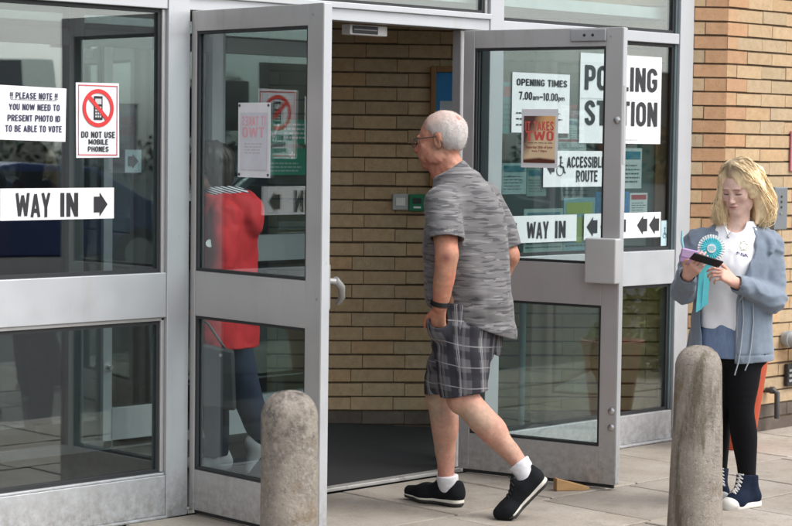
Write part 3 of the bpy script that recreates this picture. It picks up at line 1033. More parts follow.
for (u, v_, w_, h_, ti, lab) in boards:
    q = MB(); q.box(0, w_, -.0016, 0, 0, h_)
    Pn = Vector((2.72, .695)) + Vector((-D1[0], -D1[1]))*u + Vector((N1[0], N1[1]))*.0125
    lf = q.build('board_card', mat('leaflet_%d' % ti, tone[ti], .55, 0, .12, 14), None, (Pn.x, Pn.y, .98+v_), bw_rot)
    tag(lf, lab, 'card', 'cards pinned to the notice board')
    lf['c'] = (0, 0)
    lines_of(lf, .015, w_-.015, h_*.15, h_*.7, 6, lm, y=-.0024, fill=.3)
# the pole that shows through the lower pane
b = MB(); b.tube([(0, 0, 0), (0, 0, .95)], .019, 14); b.lathe([(.05, .0), (.05, .008), (.02, .014)], 16)
o = b.build('post', mat('blue_grey_paint', (.32, .40, .43), .45), None, (2.80, .56, .05), smooth=True)
tag(o, 'slim blue grey post standing in the lobby behind the lower glass of the wedged door', 'post')

# --- on the outside wall
o = thing('intercom_box', 'narrow grey metal entry intercom on the outside bricks behind the blond hair', 'intercom', (4.118, -.128, 1.165))
b = MB(); b.box(0, .128, -.050, 0, 0, .245); b.build('case', mat('intercom_grey', (.21, .225, .24), .4, .4), o, bevel=.005)
b = MB()
for z_ in (.19, .16, .13): b.tube([(.066, -.052, z_), (.066, -.0505, z_)], .008, 10)
b.build('key_hole', blackp, o)
b = MB(); b.tube([(.062, -.055, .095), (.062, -.0505, .095)], .0075, 12); b.build('button', steel, o)
o = thing('drain_pipe', 'grey plastic waste pipe elbow sticking out of the outside wall', 'pipe', (4.30, -.128, .525))
b = MB(); b.tube([(0.02, 0, .0), (0.02, -.045, .0), (.035, -.075, -.006), (.09, -.085, -.03), (.35, -.085, -.11)], .042, 16); b.build('pipe', mat('pipe_grey', (.30, .32, .33), .5), o, smooth=True)
b = MB(); b.tube([(0.02, -.03, 0), (.02, -.05, 0)], .050, 16); b.build('collar', mat('pipe_grey', (.3, .3, .3)), o, smooth=True)
o = thing('overflow_pipe', 'thin dark overflow pipe bent down the base of the outside wall', 'pipe', (4.15, -.13, .235))
b = MB(); b.tube([(0, 0, .0), (.0, -.05, .005), (.012, -.065, -.01), (.016, -.066, -.16)], .016, 12); b.build('pipe', mat('dark_pipe', (.05, .05, .05), .5), o, smooth=True)
b = MB(); b.tube([(0, -.028, .002), (0, -.05, .004)], .021, 12); b.build('collar', mat('dark_pipe', (.05, .05, .05), .5), o, smooth=True)
o = thing('wall_vent', 'small black square vent low on the outside bricks by the waste pipe', 'vent', (4.325, -.129, .245))
b = MB(); b.box(0, .14, -.025, 0, 0, .13); b.build('case', blackp, o, bevel=.003)
b = MB()
for z_ in (.025, .055, .085): b.box(.01, .13, -.030, -.0255, z_, z_+.014)
b.build('louvre', greyp, o)
o = thing('pink_sign', 'pink plate fixed to the outside bricks at the edge of the view', 'sign', (4.295, -.128, 1.50))
b = MB(); b.box(0.030, .32, -.012, 0, 0, .235); b.build('plate', mat('pink_plate', (.55, .18, .22), .5), o, bevel=.003)

# --- bollards
def bollard_mat(nm, seed):
    m, t, N, K, p = nodes_of(nm)
    c0 = N.new('ShaderNodeTexCoord'); mp_ = N.new('ShaderNodeMapping'); mp_.inputs['Location'].default_value = (seed, seed*1.7, 0)
    K.new(c0.outputs['Object'], mp_.inputs[0]); v = mp_.outputs[0]
    sp = N.new('ShaderNodeSeparateXYZ'); K.new(c0.outputs['Object'], sp.inputs[0])
    c = mixc(t, ramp(t, noise(t, v, 9, 6, .65), .35, .68), (.52, .455, .385), (.33, .285, .24))
    c = mixc(t, ramp(t, noise(t, v, 55, 4, .7), .54, .62, 0, .9), c, (.56, .50, .44))
    c = mixc(t, ramp(t, noise(t, v, 75, 4, .7), .60, .67, 0, .75), c, (.13, .11, .095))
    c = mixc(t, ramp(t, noise(t, v, 6.5, 5, .6), .58, .70, 0, .75), c, (.26, .17, .08))
    return m, t, N, K, p, c, v, sp.outputs[2]
m1, t, N, K, p, c, v, z = bollard_mat('weathered_concrete_blotched', 2.3)
lich = mth(t, 'MULTIPLY', ramp(t, noise(t, v, 19, 7, .75), .46, .62, 0, .85), ramp(t, z, .42, .74))
c = mixc(t, lich, c, (.065, .058, .055))
K.new(c, p.inputs['Base Color']); p.inputs['Roughness'].default_value = .93
bump(t, p, noise(t, v, 60, 6, .8), 1.0, .022)
m2, t, N, K, p, c, v, z = bollard_mat('weathered_concrete_streaked', 7.1)
st = N.new('ShaderNodeMapping'); st.inputs['Scale'].default_value = (1, 1, .22); K.new(v, st.inputs[0])
c = mixc(t, ramp(t, noise(t, st.outputs[0], 16, 5, .65), .50, .64, 0, .75), c, (.13, .105, .06))
K.new(c, p.inputs['Base Color']); p.inputs['Roughness'].default_value = .93
bump(t, p, noise(t, v, 60, 6, .8), 1.0, .022)
def bollard(label, x, y, H, r0, r1, m):
    prof = [(r0*1.0, -.05)]
    for k in range(1, 26):
        z = (H-r1*.95)*k/25
        prof.append((r0+(r1-r0)*k/25, z))
    for a in np.linspace(.12, math.pi/2-.06, 14):
        prof.append((r1*math.cos(a)**.85, H-r1*.95+r1*.95*math.sin(a)))
    b = MB(); b.lathe(prof, 64)
    for i, (vx, vy, vz) in enumerate(b.v):            # hand-cast: slightly uneven
        a = math.atan2(vy, vx)
        k = 1+.010*math.sin(3*a+vz*9)+.006*math.sin(7*a-vz*23)+random.uniform(-.0032, .006)
        b.v[i] = (vx*k, vy*k, vz+random.uniform(-.0012, .0012))
    return tag(b.build('bollard', m, None, (x, y, 0), smooth=True), label, 'bollard', 'concrete bollards on the pavement')
bollard('round topped concrete bollard with black lichen blotches near its top, before the open grey door', -.953, -1.747, .792, .100, .097, m1)
bollard('round topped streaky concrete bollard standing in front of the woman with the phone', 1.155, -1.884, .826, .115, .095, m2)

# --- planter behind the woman
o = thing('planter', 'tall tapered orange red planter with dry twigs behind the woman in black tights', 'planter', (3.475, -.40, 0))
orr = mat('orange_red_plastic', (.42, .062, .022), .5, 0, .12, 5)
b = MB(); b.lathe([(.104, 0), (.106, .01), (.172, .49), (.183, .495), (.186, .52), (.172, .523), (.164, .50), (.13, .44)], 40); b.build('pot', orr, o, smooth=True)
b = MB(); b.lathe([(.130, .43), (.130, .475)], 30); b.build('soil', mat('dry_soil', (.06, .045, .03), 1, 0, .3, 40, .8, 90), o)
b = MB()
for k in range(16):
    a = random.uniform(0, 6.28); r = random.uniform(.01, .1); h = random.uniform(.12, .24)
    x, y = r*math.cos(a), r*math.sin(a)
    dx, dy = random.uniform(-.05, .12), random.uniform(-.08, .08)
    b.tube([(x, y, .47), (x+dx*.4, y+dy*.4, .47+h*.6), (x+dx, y+dy, .47+h*1.1)], [.004, .003, .0015], 5)
    b.tube([(x+dx*.4, y+dy*.4, .47+h*.6), (x+dx*.4+random.uniform(-.05, .05), y+dy, .47+h*.9)], [.0025, .001], 5)
b.build('twigs', mat('twig_brown', (.11, .07, .04), .9), o)

# =========================================================== ACROSS THE FORECOURT (seen in the glass)
def leaf_cloud(b, c, r, n, size, tone):
    for _ in range(n):
        d = rng.normal(size=3); d /= np.linalg.norm(d)
        q = np.array(c)+d*np.array(r)*rng.uniform(.35, 1)**.5*(1+.25*math.sin(4*d[0]+3*d[2])) 
        a, e = rng.normal(size=3), rng.normal(size=3)
        a /= np.linalg.norm(a); e -= a*(a@e); e /= np.linalg.norm(e)
        s = size*rng.uniform(.6, 1.3)
        k = rng.uniform(.7, 1.25)
        b.cur = tuple(t*k for t in tone)
        b.add([q-a*s, q+e*s*.5, q+a*s, q-e*s*.5], [(0, 1, 2, 3)])
leafm = mat('leaf_green', (.07, .11, .025), .7, 0, .2, 9, attr='Col')
bark = mat('bark', (.10, .075, .055), .9, 0, .3, 12, .6)
def tree(label, x, y, h, r, tone):
    t = thing('tree', label, 'tree', (x, y, 0), 0, 'trees across the forecourt')
    b = MB(); b.tube([(0, 0, -.2), (.05, 0, h*.3), (0, .1, h*.6), (.1, 0, h*.85)], [.18, .14, .10, .03], 10)
    for k in range(7):
        a = k*.9; b.tube([(0, 0, h*(.3+.06*k)), (r*.5*math.cos(a), r*.5*math.sin(a), h*(.45+.06*k))], [.06, .02], 6)
    b.build('trunk', bark, t, smooth=True)
    b = MB()
    for k in range(9):
        a = k*2.4; rr = r*.5*(k % 3)/2
        leaf_cloud(b, (rr*math.cos(a), rr*math.sin(a), h*(.45+.055*k)), (r*.55, r*.55, h*.16), 420, .12, tone)
    b.build('crown', leafm, t, colors=True)
tree('yellow green tree across the forecourt', 24, -13.5, 3.2, 1.6, (.16, .20, .03))
tree('dark green tree beside the low houses across the forecourt', 64, -76, 5.0, 2.0, (.05, .085, .025))
def house(label, x, y, w, d, h, wall_c, roof_c, rot=0):
    t = thing('house', label, 'house', (x, y, 0), rot, 'houses across the forecourt')
    b = MB(); b.box(-w/2, w/2, -d/2, d/2, -.15, h); b.build('walls', mat('house_'+wall_c[0], wall_c[1], .85, 0, .1, 3), t)
    b = MB()
    b.add([(-w/2-.3, -d/2-.3, h), (w/2+.3, -d/2-.3, h), (w/2+.3, d/2+.3, h), (-w/2-.3, d/2+.3, h), (-w/2-.3, 0, h+d*.38), (w/2+.3, 0, h+d*.38)],
          [(0, 1, 5, 4), (2, 3, 4, 5), (1, 2, 5), (3, 0, 4), (3, 2, 1, 0)])
    rf = b.build('roof', mat('roof_'+roof_c[0], roof_c[1], .9, 0, .2, 4), t)
    b = MB(); b.box(w*.2, w*.2+.6, -.3, .3, h+d*.2, h+d*.38+.7); b.build('chimney', mat('house_'+wall_c[0], wall_c[1]), rf)
    for k in range(int(w//2.4)):
        x_ = -w/2+1.2+k*2.4
        for z_ in ((.9, 2.1), (3.3, 4.4)):
            if z_[1] < h:
                b = MB(); b.box(x_-.55, x_+.55, d/2, d/2+.06, *z_); wn = b.build('window', mat('dark_pane', (.04, .05, .06), .15), t)
                b = MB(); b.box(x_-.62, x_+.62, d/2+.0, d/2+.04, z_[0]-.08, z_[0]-.005); b.build('sill', white, wn)
house('cream rendered bungalow with a dark roof across the forecourt', 45.5, -77, 11, 7, 2.7, ('cream', (.55, .51, .44)), ('slate', (.05, .052, .06)), .55)
house('long low brick building across the forecourt', 74, -50, 14, 7, 2.5, ('buff', (.38, .27, .16)), ('slate', (.05, .052, .06)), 1.0)
hb = MB()
for k in range(26):
    leaf_cloud(hb, (40+k*1.7, -72+k*1.45, .9), (1.5, 1.3, 1.0), 90, .22, (.04, .07, .02))
tag(hb.build('hedge', leafm, None, colors=True), 'long clipped green hedge along the far side of the forecourt', 'hedge')
sb = MB()
leaf_cloud(sb, (6.15, -2.2, .30), (.55, .40, .30), 1100, .05, (.17, .19, .03))
tag(sb.build('shrub', leafm, None, colors=True), 'low yellow green shrub at the edge of the pavement', 'shrub')
def car(label, x, y, rot, body):
    t = thing('parked_car', label, 'car', (x, y, -.13), rot, 'cars parked across the forecourt')
    prof = [(-2.1, .32), (-2.15, .62), (-2.05, .88), (-1.35, 1.0), (-.75, 1.40), (-.2, 1.47), (.75, 1.42), (1.45, 1.02), (2.0, .95), (2.12, .70), (2.1, .32)]
    pm = mat('car_paint_'+body[0], body[1], .22, .3, .03)
    b = MB(); n = len(prof)
    secs = [(-.84, .93, .0), (-.80, 1, .0), (.80, 1, 0), (.84, .93, 0)]
    vs = []
    for yy, k, _ in secs:
        for px_, pz in prof:
            tuck = .10*max(0, pz-.95)/.5
            vs.append((px_*(.99 if k < 1 else 1), yy-math.copysign(tuck, yy), .32+(pz-.32)*(1 if k == 1 else .985)))
    fs = [tuple(range(n-1, -1, -1)), tuple(3*n+i for i in range(n))]
    for k in range(3):
        for i in range(n):
            fs.append((k*n+i, k*n+(i+1) % n, (k+1)*n+(i+1) % n, (k+1)*n+i))
    b.add(vs, fs)
    bo = b.build('body', pm, t, smooth=True, bevel=.03)
    gm = mat('dark_pane', (.04, .05, .06), .15)
    for s in (-1, 1):
        b = MB(); b.prism([(-1.15, 1.03), (-.70, 1.36), (.68, 1.37), (1.22, 1.03)], s*.80-.004, s*.80+.004)
        w_ = b.build('window', gm, t)
    for x0, x1, z0, z1 in ((-1.30, -.80, 1.03, 1.37), (.82, 1.38, 1.38, 1.05)):
        b = MB(); b.add([(x0-.02, -.68, z0+.01), (x1-.02, -.62, z1+.02), (x1-.02, .62, z1+.02), (x0-.02, .68, z0+.01)], [(0, 1, 2, 3)]); b.build('windscreen', gm, t)
    for sx in (-1.32, 1.30):
        for sy in (-.78, .78):
            b = MB(); b.tube([(sx, sy-.10, .33), (sx, sy+.10, .33)], .32, 28); wh = b.build('wheel', blackp, t, smooth=True)
            b = MB(); b.tube([(sx, sy-.105, .33), (sx, sy+.105, .33)], .20, 20); b.build('rim', steel, wh, smooth=True)
    for sy in (-.6, .6):
        b = MB(); b.box(-2.13, -2.09, sy-.16, sy+.16, .66, .80); b.build('headlight', white, t, bevel=.02)
car('blue hatchback parked across the forecourt', 8.6, -14.2, math.radians(12), ('blue', (.035, .07, .20)))
car('silver hatchback parked across the forecourt', 14.0, -12.8, math.radians(8), ('silver', (.42, .43, .44)))

# =========================================================== FIGURES: smooth bodies from blended distance fields
class Field:
    def __init__(s, lo, hi, h):
        s.h = h
        s.lo = np.array(lo, np.float32)
        n = np.ceil((np.array(hi)-np.array(lo))/h).astype(int)+1
        s.n = n
        s.ax = [s.lo[i]+h*np.arange(n[i], dtype=np.float32) for i in range(3)]
        s.f = np.full(tuple(n), 1.0, np.float32)
    def sub(s, lo, hi):
        sl = []
        for i in range(3):
            a = int(np.clip(math.floor((lo[i]-s.lo[i])/s.h), 0, s.n[i]-1))
            b = int(np.clip(math.ceil((hi[i]-s.lo[i])/s.h)+1, a+1, s.n[i]))
            sl.append(slice(a, b))
        X = s.ax[0][sl[0]][:, None, None]; Y = s.ax[1][sl[1]][None, :, None]; Z = s.ax[2][sl[2]][None, None, :]
        return tuple(sl), X, Y, Z
    def _put(s, sl, d, k, op='add'):
        a = s.f[sl]
        d = np.asarray(d, np.float32)
        if op == 'sub':
            a, d = -a, d
        if k > 0:
            h = np.maximum(k-np.abs(a-d), 0)/k
            r = np.minimum(a, d)-h*h*k*.25
        else:
            r = np.minimum(a, d)
        s.f[sl] = -r if op == 'sub' else r
    def cone(s, a, b, ra, rb, k=.02, op='add', flat=None):
        a, b = np.array(a, float), np.array(b, float)
        m = max(ra, rb)+k+2*s.h
        lo, hi = np.minimum(a, b)-m, np.maximum(a, b)+m
        sl, X, Y, Z = s.sub(lo, hi)
        ba = b-a
        L2 = float(ba@ba)+1e-12
        t = np.clip(((X-a[0])*ba[0]+(Y-a[1])*ba[1]+(Z-a[2])*ba[2])/L2, 0, 1)
        d = np.sqrt((X-a[0]-t*ba[0])**2+(Y-a[1]-t*ba[1])**2+(Z-a[2]-t*ba[2])**2)-(ra+(rb-ra)*t)
        s._put(sl, d, k, op)
    def chain(s, pts, rs, k=.02, op='add'):
        """a limb: cones end to end, the radius and path eased so that joints do not bulge, then blended in as one"""
        P = np.array(pts, float); r = np.array(rs, float)
        if len(P) > 2:                                  # smooth path through the points
            t = np.concatenate([[0], np.cumsum(np.linalg.norm(np.diff(P, axis=0), axis=1))])
            n = int(max(6, t[-1]/.03))
            tt = np.linspace(0, t[-1], n)
            Q = np.stack([np.interp(tt, t, P[:, a]) for a in range(3)]+[np.interp(tt, t, r)], 1)
            for _ in range(2):
                Q[1:-1] = .25*Q[:-2]+.5*Q[1:-1]+.25*Q[2:]
            P, r = Q[:, :3], Q[:, 3]
        m = float(r.max())+k+2*s.h
        sl, X, Y, Z = s.sub(P.min(0)-m, P.max(0)+m)
        d = None
        for i in range(len(P)-1):
            a, ba = P[i], P[i+1]-P[i]
            L2 = float(ba@ba)+1e-12
            t = np.clip(((X-a[0])*ba[0]+(Y-a[1])*ba[1]+(Z-a[2])*ba[2])/L2, 0, 1).astype(np.float32)
            e = np.sqrt((X-a[0]-t*ba[0])**2+(Y-a[1]-t*ba[1])**2+(Z-a[2]-t*ba[2])**2)-(r[i]+(r[i+1]-r[i])*t)
            d = e if d is None else np.minimum(d, e)
        s._put(sl, d, k, op)
    def crease(s, amp, freq, seed=0, mask=None):
        """cloth folds: rounded ridges with sharp valleys"""
        X, Y, Z = s.grid()
        w = (np.abs(vnoise(X*freq[0], Y*freq[1], Z*freq[2], seed))-.22)*-amp
        s.f = s.f+(w if mask is None else w*mask).astype(np.float32)
    def ell(s, c, r, R=None, k=.02, op='add'):
        """ellipsoid; R rows are its axes"""
        c, r = np.array(c, float), np.array(r, float)
        m = float(max(r))+k+2*s.h
        sl, X, Y, Z = s.sub(c-m, c+m)
        X, Y, Z = X-c[0], Y-c[1], Z-c[2]
        if R is not None:
            X, Y, Z = [R[i][0]*X+R[i][1]*Y+R[i][2]*Z for i in range(3)]
        k0 = np.sqrt((X/r[0])**2+(Y/r[1])**2+(Z/r[2])**2)
        k1 = np.sqrt((X/r[0]**2)**2+(Y/r[1]**2)**2+(Z/r[2]**2)**2)+1e-6
        s._put(sl, k0*(k0-1)/k1, k, op)
    def loft(s, rows, lat, k=.02, op='add', e=2.0, cap=True):
        """stack of ellipses: rows of (z, cx, cy, r_lateral, r_depth); lat = unit lateral direction (x,y)"""
        rows = sorted(rows)
        A = np.array(rows, float)
        m = float(A[:, 3:].max())+k+3*s.h
        lo = np.array([A[:, 1].min()-m, A[:, 2].min()-m, A[0, 0]-k-2*s.h]); hi = np.array([A[:, 1].max()+m, A[:, 2].max()+m, A[-1, 0]+k+2*s.h])
        sl, X, Y, Z = s.sub(lo, hi)
        z = Z.ravel()
        def smooth(col):
            zz = np.linspace(A[0, 0], A[-1, 0], 160)
            v = np.interp(zz, A[:, 0], A[:, col])
            kern = np.hanning(15); kern /= kern.sum()
            v = np.convolve(np.pad(v, 7, 'edge'), kern, 'valid')
            return np.interp(z, zz, v)[None, None, :].astype(np.float32)
        cx, cy, ra, rb = smooth(1), smooth(2), smooth(3), smooth(4)
        u = (X-cx)*lat[0]+(Y-cy)*lat[1]
        v = -(X-cx)*lat[1]+(Y-cy)*lat[0]
        q = (np.abs(u/ra)**e+np.abs(v/rb)**e)**(1/e)
        g = np.sqrt((u/ra**2)**2+(v/rb**2)**2)+1e-6
        d = np.where(q > .5, q*(q-1)/np.maximum(g, q/np.maximum(ra, rb)), (q-1)*np.minimum(ra, rb))
        if cap:
            d = np.maximum(d, np.maximum(A[0, 0]-Z, Z-A[-1, 0]))
        s._put(sl, d, k, op)
    def cut(s, p, n, k=0.0):
        """keep the side that the normal points away from"""
        n = np.array(n, float); n /= np.linalg.norm(n)
        sl, X, Y, Z = s.sub(s.lo, s.lo+s.h*s.n)
        d = ((X-p[0])*n[0]+(Y-p[1])*n[1]+(Z-p[2])*n[2]).astype(np.float32)
        if k:
            h = np.maximum(k-np.abs(s.f-d), 0)/k
            s.f = np.maximum(s.f, d)+h*h*k*.25
        else:
            s.f = np.maximum(s.f, d)
    def grid(s):
        return s.ax[0][:, None, None], s.ax[1][None, :, None], s.ax[2][None, None, :]
    def wrinkle(s, amp, freq, seed=0, mask=None):
        """soft cloth noise; freq = (fx, fy, fz) lattice cells per metre"""
        X, Y, Z = s.grid()
        w = vnoise(X*freq[0], Y*freq[1], Z*freq[2], seed)*amp
        s.f = s.f+(w if mask is None else w*mask).astype(np.float32)
    def at(s, p):
        i = [int(np.clip(round((p[k]-s.lo[k])/s.h), 0, s.n[k]-1)) for k in range(3)]
        return float(s.f[i[0], i[1], i[2]])
    def surf(s, p, d, far=.12):
        """first surface point met when coming in from p+far*d towards p"""
        p, d = np.array(p, float), unit(d)
        q = p+d*far
        for k in range(int(far*1.6/(s.h*.5))):
            if s.at(q) < 0: return q
            q = q-d*s.h*.5
        return p
    def mesh(s):
        f = s.f
        nx, ny, nz = f.shape
        neg = f < 0
        c = np.zeros((nx-1, ny-1, nz-1), np.uint8)
        for i in (0, 1):
            for j in (0, 1):
                for k in (0, 1):
                    c += neg[i:nx-1+i, j:ny-1+j, k:nz-1+k]
        act = np.argwhere((c > 0) & (c < 8))
        if len(act) == 0:
            return np.zeros((0, 3)), []
        idx = np.full(c.shape, -1, np.int64)
        idx[act[:, 0], act[:, 1], act[:, 2]] = np.arange(len(act))
        cor = np.array([(i, j, k) for i in (0, 1) for j in (0, 1) for k in (0, 1)])
        val = np.stack([f[act[:, 0]+a, act[:, 1]+b, act[:, 2]+d] for a, b, d in cor], 1)
        acc = np.zeros((len(act), 3)); cnt = np.zeros(len(act))
        for a in range(8):
            for b in range(a+1, 8):
                if np.abs(cor[a]-cor[b]).sum() != 1:
                    continue
                va, vb = val[:, a], val[:, b]
                m = (va < 0) != (vb < 0)
                t = np.where(m, va/np.where(m, va-vb, 1), 0)
                acc += np.where(m[:, None], cor[a]+t[:, None]*(cor[b]-cor[a]), 0)
                cnt += m
        V = (act+acc/cnt[:, None])*s.h+s.lo
        F = []
        for ax in range(3):
            a1, a2 = [(1, 2), (2, 0), (0, 1)][ax]
            n1 = [slice(None)]*3; n2 = [slice(None)]*3
            n1[ax] = slice(0, -1); n2[ax] = slice(1, None)
            A, B = neg[tuple(n1)], neg[tuple(n2)]
            e = np.argwhere(A != B)
            ok = (e[:, a1] > 0) & (e[:, a2] > 0) & (e[:, a1] < f.shape[a1]-1) & (e[:, a2] < f.shape[a2]-1)
            e = e[ok]
            flip = A[e[:, 0], e[:, 1], e[:, 2]]
            q = []
            for d1, d2 in ((-1, -1), (0, -1), (0, 0), (-1, 0)):
                p = e.copy(); p[:, a1] += d1; p[:, a2] += d2
                q.append(idx[p[:, 0], p[:, 1], p[:, 2]])
            q = np.stack(q, 1)
            q[~flip] = q[~flip][:, ::-1]
            F.append(q)
        F = np.concatenate(F)
        F = F[(F >= 0).all(1)]
        return V, F

_lat = np.random.default_rng(5).random((32, 32, 32)).astype(np.float32)*2-1
def vnoise(x, y, z, seed=0):
    x, y, z = np.broadcast_arrays(np.asarray(x, np.float32)+seed*7.3, np.asarray(y, np.float32)+seed*3.1, np.asarray(z, np.float32)+seed*5.7)
    i, j, k = np.floor(x).astype(np.int32), np.floor(y).astype(np.int32), np.floor(z).astype(np.int32)
    a, b, c = x-i, y-j, z-k
    a, b, c = a*a*(3-2*a), b*b*(3-2*b), c*c*(3-2*c)
    r = 0
    for p in (0, 1):
        for q in (0, 1):
            for t in (0, 1):
                r = r+_lat[(i+p) & 31, (j+q) & 31, (k+t) & 31]*(a if p else 1-a)*(b if q else 1-b)*(c if t else 1-c)
    return r

def relax(V, F, it=1, lam=.5):
    for _ in range(it):
        acc = np.zeros_like(V); cnt = np.zeros(len(V))
        for a, b in ((0, 1), (1, 2), (2, 3), (3, 0)):
            np.add.at(acc, F[:, a], V[F[:, b]]); np.add.at(acc, F[:, b], V[F[:, a]])
            np.add.at(cnt, F[:, a], 1); np.add.at(cnt, F[:, b], 1)
        V = V*(1-lam)+lam*acc/np.maximum(cnt, 1)[:, None]
    return V

def solid(name, VF, mats, parent=None, color=None, uv=None, extra=None, smooth_it=1):
    """links vertices+quads as one smooth mesh; color / uv: functions of the vertex array"""
    if isinstance(VF, Field):
        VF = VF.mesh()
    V, F = VF
    if smooth_it and len(F):
        V = relax(np.asarray(V, float), F, smooth_it)
    F = [tuple(q) for q in np.asarray(F).tolist()]
    ntrue = len(V)
    if extra:                                   # further (verts, faces) joined into the same mesh
        V = list(map(tuple, V)); 
        for v2, f2 in extra:
            o = len(V); V += [tuple(q) for q in v2]; F += [tuple(i+o for i in q) for q in f2]
        V = np.array(V, float)
    me = bpy.data.meshes.new(name)
    me.from_pydata(np.asarray(V).tolist(), [], F)
    me.materials.append(mats)
    me.polygons.foreach_set('use_smooth', [True]*len(me.polygons))
    if color is not None:
        ca = me.color_attributes.new('Col', 'FLOAT_COLOR', 'POINT')
        c = np.ones((len(V), 4), np.float32); c[:, :3] = color(np.asarray(V, float))
        ca.data.foreach_set('color', c.ravel())
    if uv is not None:
        at = me.attributes.new('weave', 'FLOAT_VECTOR', 'POINT')
        at.data.foreach_set('vector', np.asarray(uv(np.asarray(V, float)), np.float32).ravel())
    me.update()
    return link(name, me, parent)

def unit(v):
    v = np.array(v, float); return v/np.linalg.norm(v)
def axes(fwd, upv=(0, 0, 1)):
    """(right-of-figure... ) rows: left, forward, up for a head or foot frame"""
    f = unit(fwd); l = unit(np.cross(upv, f)); u = np.cross(f, l)
    return np.array([l, f, u])

skin_m = mat('skin', (.5, .3, .2), .60, 0, .09, 70, .35, 260, spec=.3, attr='Col', sss=.05)

def head_field(F, c, R, s=1.0, fem=False, old=False):
    """head centred at c (mid skull, eye level), rows of R = left, forward, up; s scales a 0.235 m head"""
    def P(l, f, u): return np.array(c)+s*(l*R[0]+f*R[1]+u*R[2])
    def E(l, f, u, rl, rf, ru, k=.02, op='add', RR=None):
        F.ell(P(l, f, u), (rl*s, rf*s, ru*s), R if RR is None else RR, k*s, op)
    E(0, -.018, .040, .074, .095, .080, .01)                    # skull
    E(0, -.045, .012, .064, .062, .070, .03)                    # back of skull
    E(0, .045, -.010, .060, .050, .075, .03)                    # face mass
    E(0, .050, -.075, .042 if fem else .050, .040, .040, .03)   # jaw
    E(0, .075, -.098, .020 if fem else .025, .018, .016, .02)   # chin
    for sg in (-1, 1):
        E(sg*.040, .060, -.025, .022, .020, .022, .02)          # cheekbones
        E(sg*.050, .015, -.070, .016, .030, .028, .025)         # jaw angle
        E(sg*.031, .092, .004, .017, .012, .011, .012, 'sub')   # eye hollows
        E(sg*.031, .0775, .003, .0145, .0125, .0105, .004)      # lids over the eyeballs
        E(sg*.029, .086, .021, .020, .009, .006, .012)          # brow
        # ears
        E(sg*.074, -.012, -.004, .008, .018, .032, .008)
        E(sg*.081, -.008, .000, .006, .010, .018, .006, 'sub')
        E(sg*.079, -.018, .010, .005, .012, .020, .004)
    F.cone(P(0, .090, .004), P(0, .104 if fem else .108, -.034), .0065*s if fem else .0075*s, .0092*s if fem else .0115*s, .012*s)   # nose bridge to tip
    E(0, .106 if fem else .110, -.036, .0085 if fem else .0105, .009, .008, .008)
    for sg in (-1, 1):
        E(sg*(.0095 if fem else .0115), .097, -.039, .0062 if fem else .0075, .009, .006, .006)
    E(0, .093, -.060, .021, .010, .0055, .008)                  # upper lip
    E(0, .091, -.070, .018, .010, .006, .007)                   # lower lip
    E(0, .1035 if fem else .103, -.0645, .014 if fem else .018, .005, .0011, .003, 'sub')          # mouth line
    if old:
        for sg in (-1, 1):
            E(sg*.030, .080, -.055, .012, .014, .020, .02)      # jowl by the mouth
    return P

def hand(F, wrist, palm, side, normal, curl, s=1.0, thumb=None, splay=.0, r=.0078):
    """palm direction, side = towards the thumb, normal = out of the back of the hand; curl per finger (radians at each joint)"""
    w = np.array(wrist, float); d = unit(palm); t = unit(np.array(side)-np.dot(side, d)*d); n = np.cross(t, d)
    if n@np.array(normal) < 0: n = -n
    n = unit(n)
    for q in (-.026, -.009, .009, .026):
        F.cone(w+.018*s*d+q*.7*s*t, w+.078*s*d+q*s*t, .0125*s, .0105*s, .016)
    lens = [(.042, .026, .020), (.046, .029, .021), (.042, .027, .020), (.033, .020, .018)]
    for i, (q, ln) in enumerate(zip((.027, .009, -.009, -.026), lens)):
        p = w+(.083-(.008 if i == 3 else 0)-(.003 if i == 0 else 0))*s*d+q*s*t
        a = 0.0
        dd = unit(d+splay*(q/.027)*t)
        rr = r*s*(1 if i < 3 else .88)
        for j, l in enumerate(ln):
            a += curl[i] if np.isscalar(curl[i]) else curl[i][j]
            v = dd*math.cos(a)-n*math.sin(a)
            p2 = p+v*l*s
            F.cone(p, p2, rr*(1-.06*j), rr*(.94-.08*j), .004)
            p = p2
    if thumb is None:
        thumb = (.6, .5, .0)
    b = w+.022*s*d+.026*s*t
    v1 = unit(d*.75+t*.65-n*thumb[2])
    p1 = b+v1*.038*s
    v2 = unit(d*thumb[0]+t*thumb[1]-n*thumb[2])
    p2 = p1+v2*.030*s
    p3 = p2+unit(d*(thumb[0]+.15)+t*(thumb[1]-.25)-n*thumb[2])*.024*s
    F.cone(b, p1, .0135*s, .0105*s, .012); F.cone(p1, p2, .0098*s, .009*s, .004); F.cone(p2, p3, .009*s, .0072*s, .004)

# ------------------------------------------------------------------ the man walking into the doorway
YZ = math.radians(-44.4167)
man = thing('person', 'white haired man in glasses, grey patterned tee and plaid shorts walking into the doorway', 'person', (1.054, -.612, 0), YZ)
H_ = unit((-.77, .64, 0)); LT = unit((-.64, -.77, 0))
lat = (LT[0], LT[1])
skin_base = np.array((.50, .27, .185))
hd = unit((-.93, .36, -.10))
HR = axes(hd)
HC = np.array((-.088, -.06, 1.652))
B = Field((-.34, -.55, -.0), (.48, .45, 1.80), .0042)
MHd = Field((-.27, -.23, 1.46), (.06, .11, 1.82), .0027)
P = head_field(MHd, HC, HR, 1.06, old=True)
MHd.cone((-.066, -.060, 1.585), (-.006, -.083, 1.46), .054, .062, .03)
MHd.cone((-.100, -.045, 1.53), (-.060, -.07, 1.45), .040, .05, .03)
MHd.wrinkle(.0022, (60, 60, 60), 5)
# neck
B.cone((-.066, -.060, 1.585), (-.006, -.083, 1.46), .052, .060, .03)
B.cone((-.100, -.045, 1.53), (-.060, -.07, 1.45), .040, .05, .03)
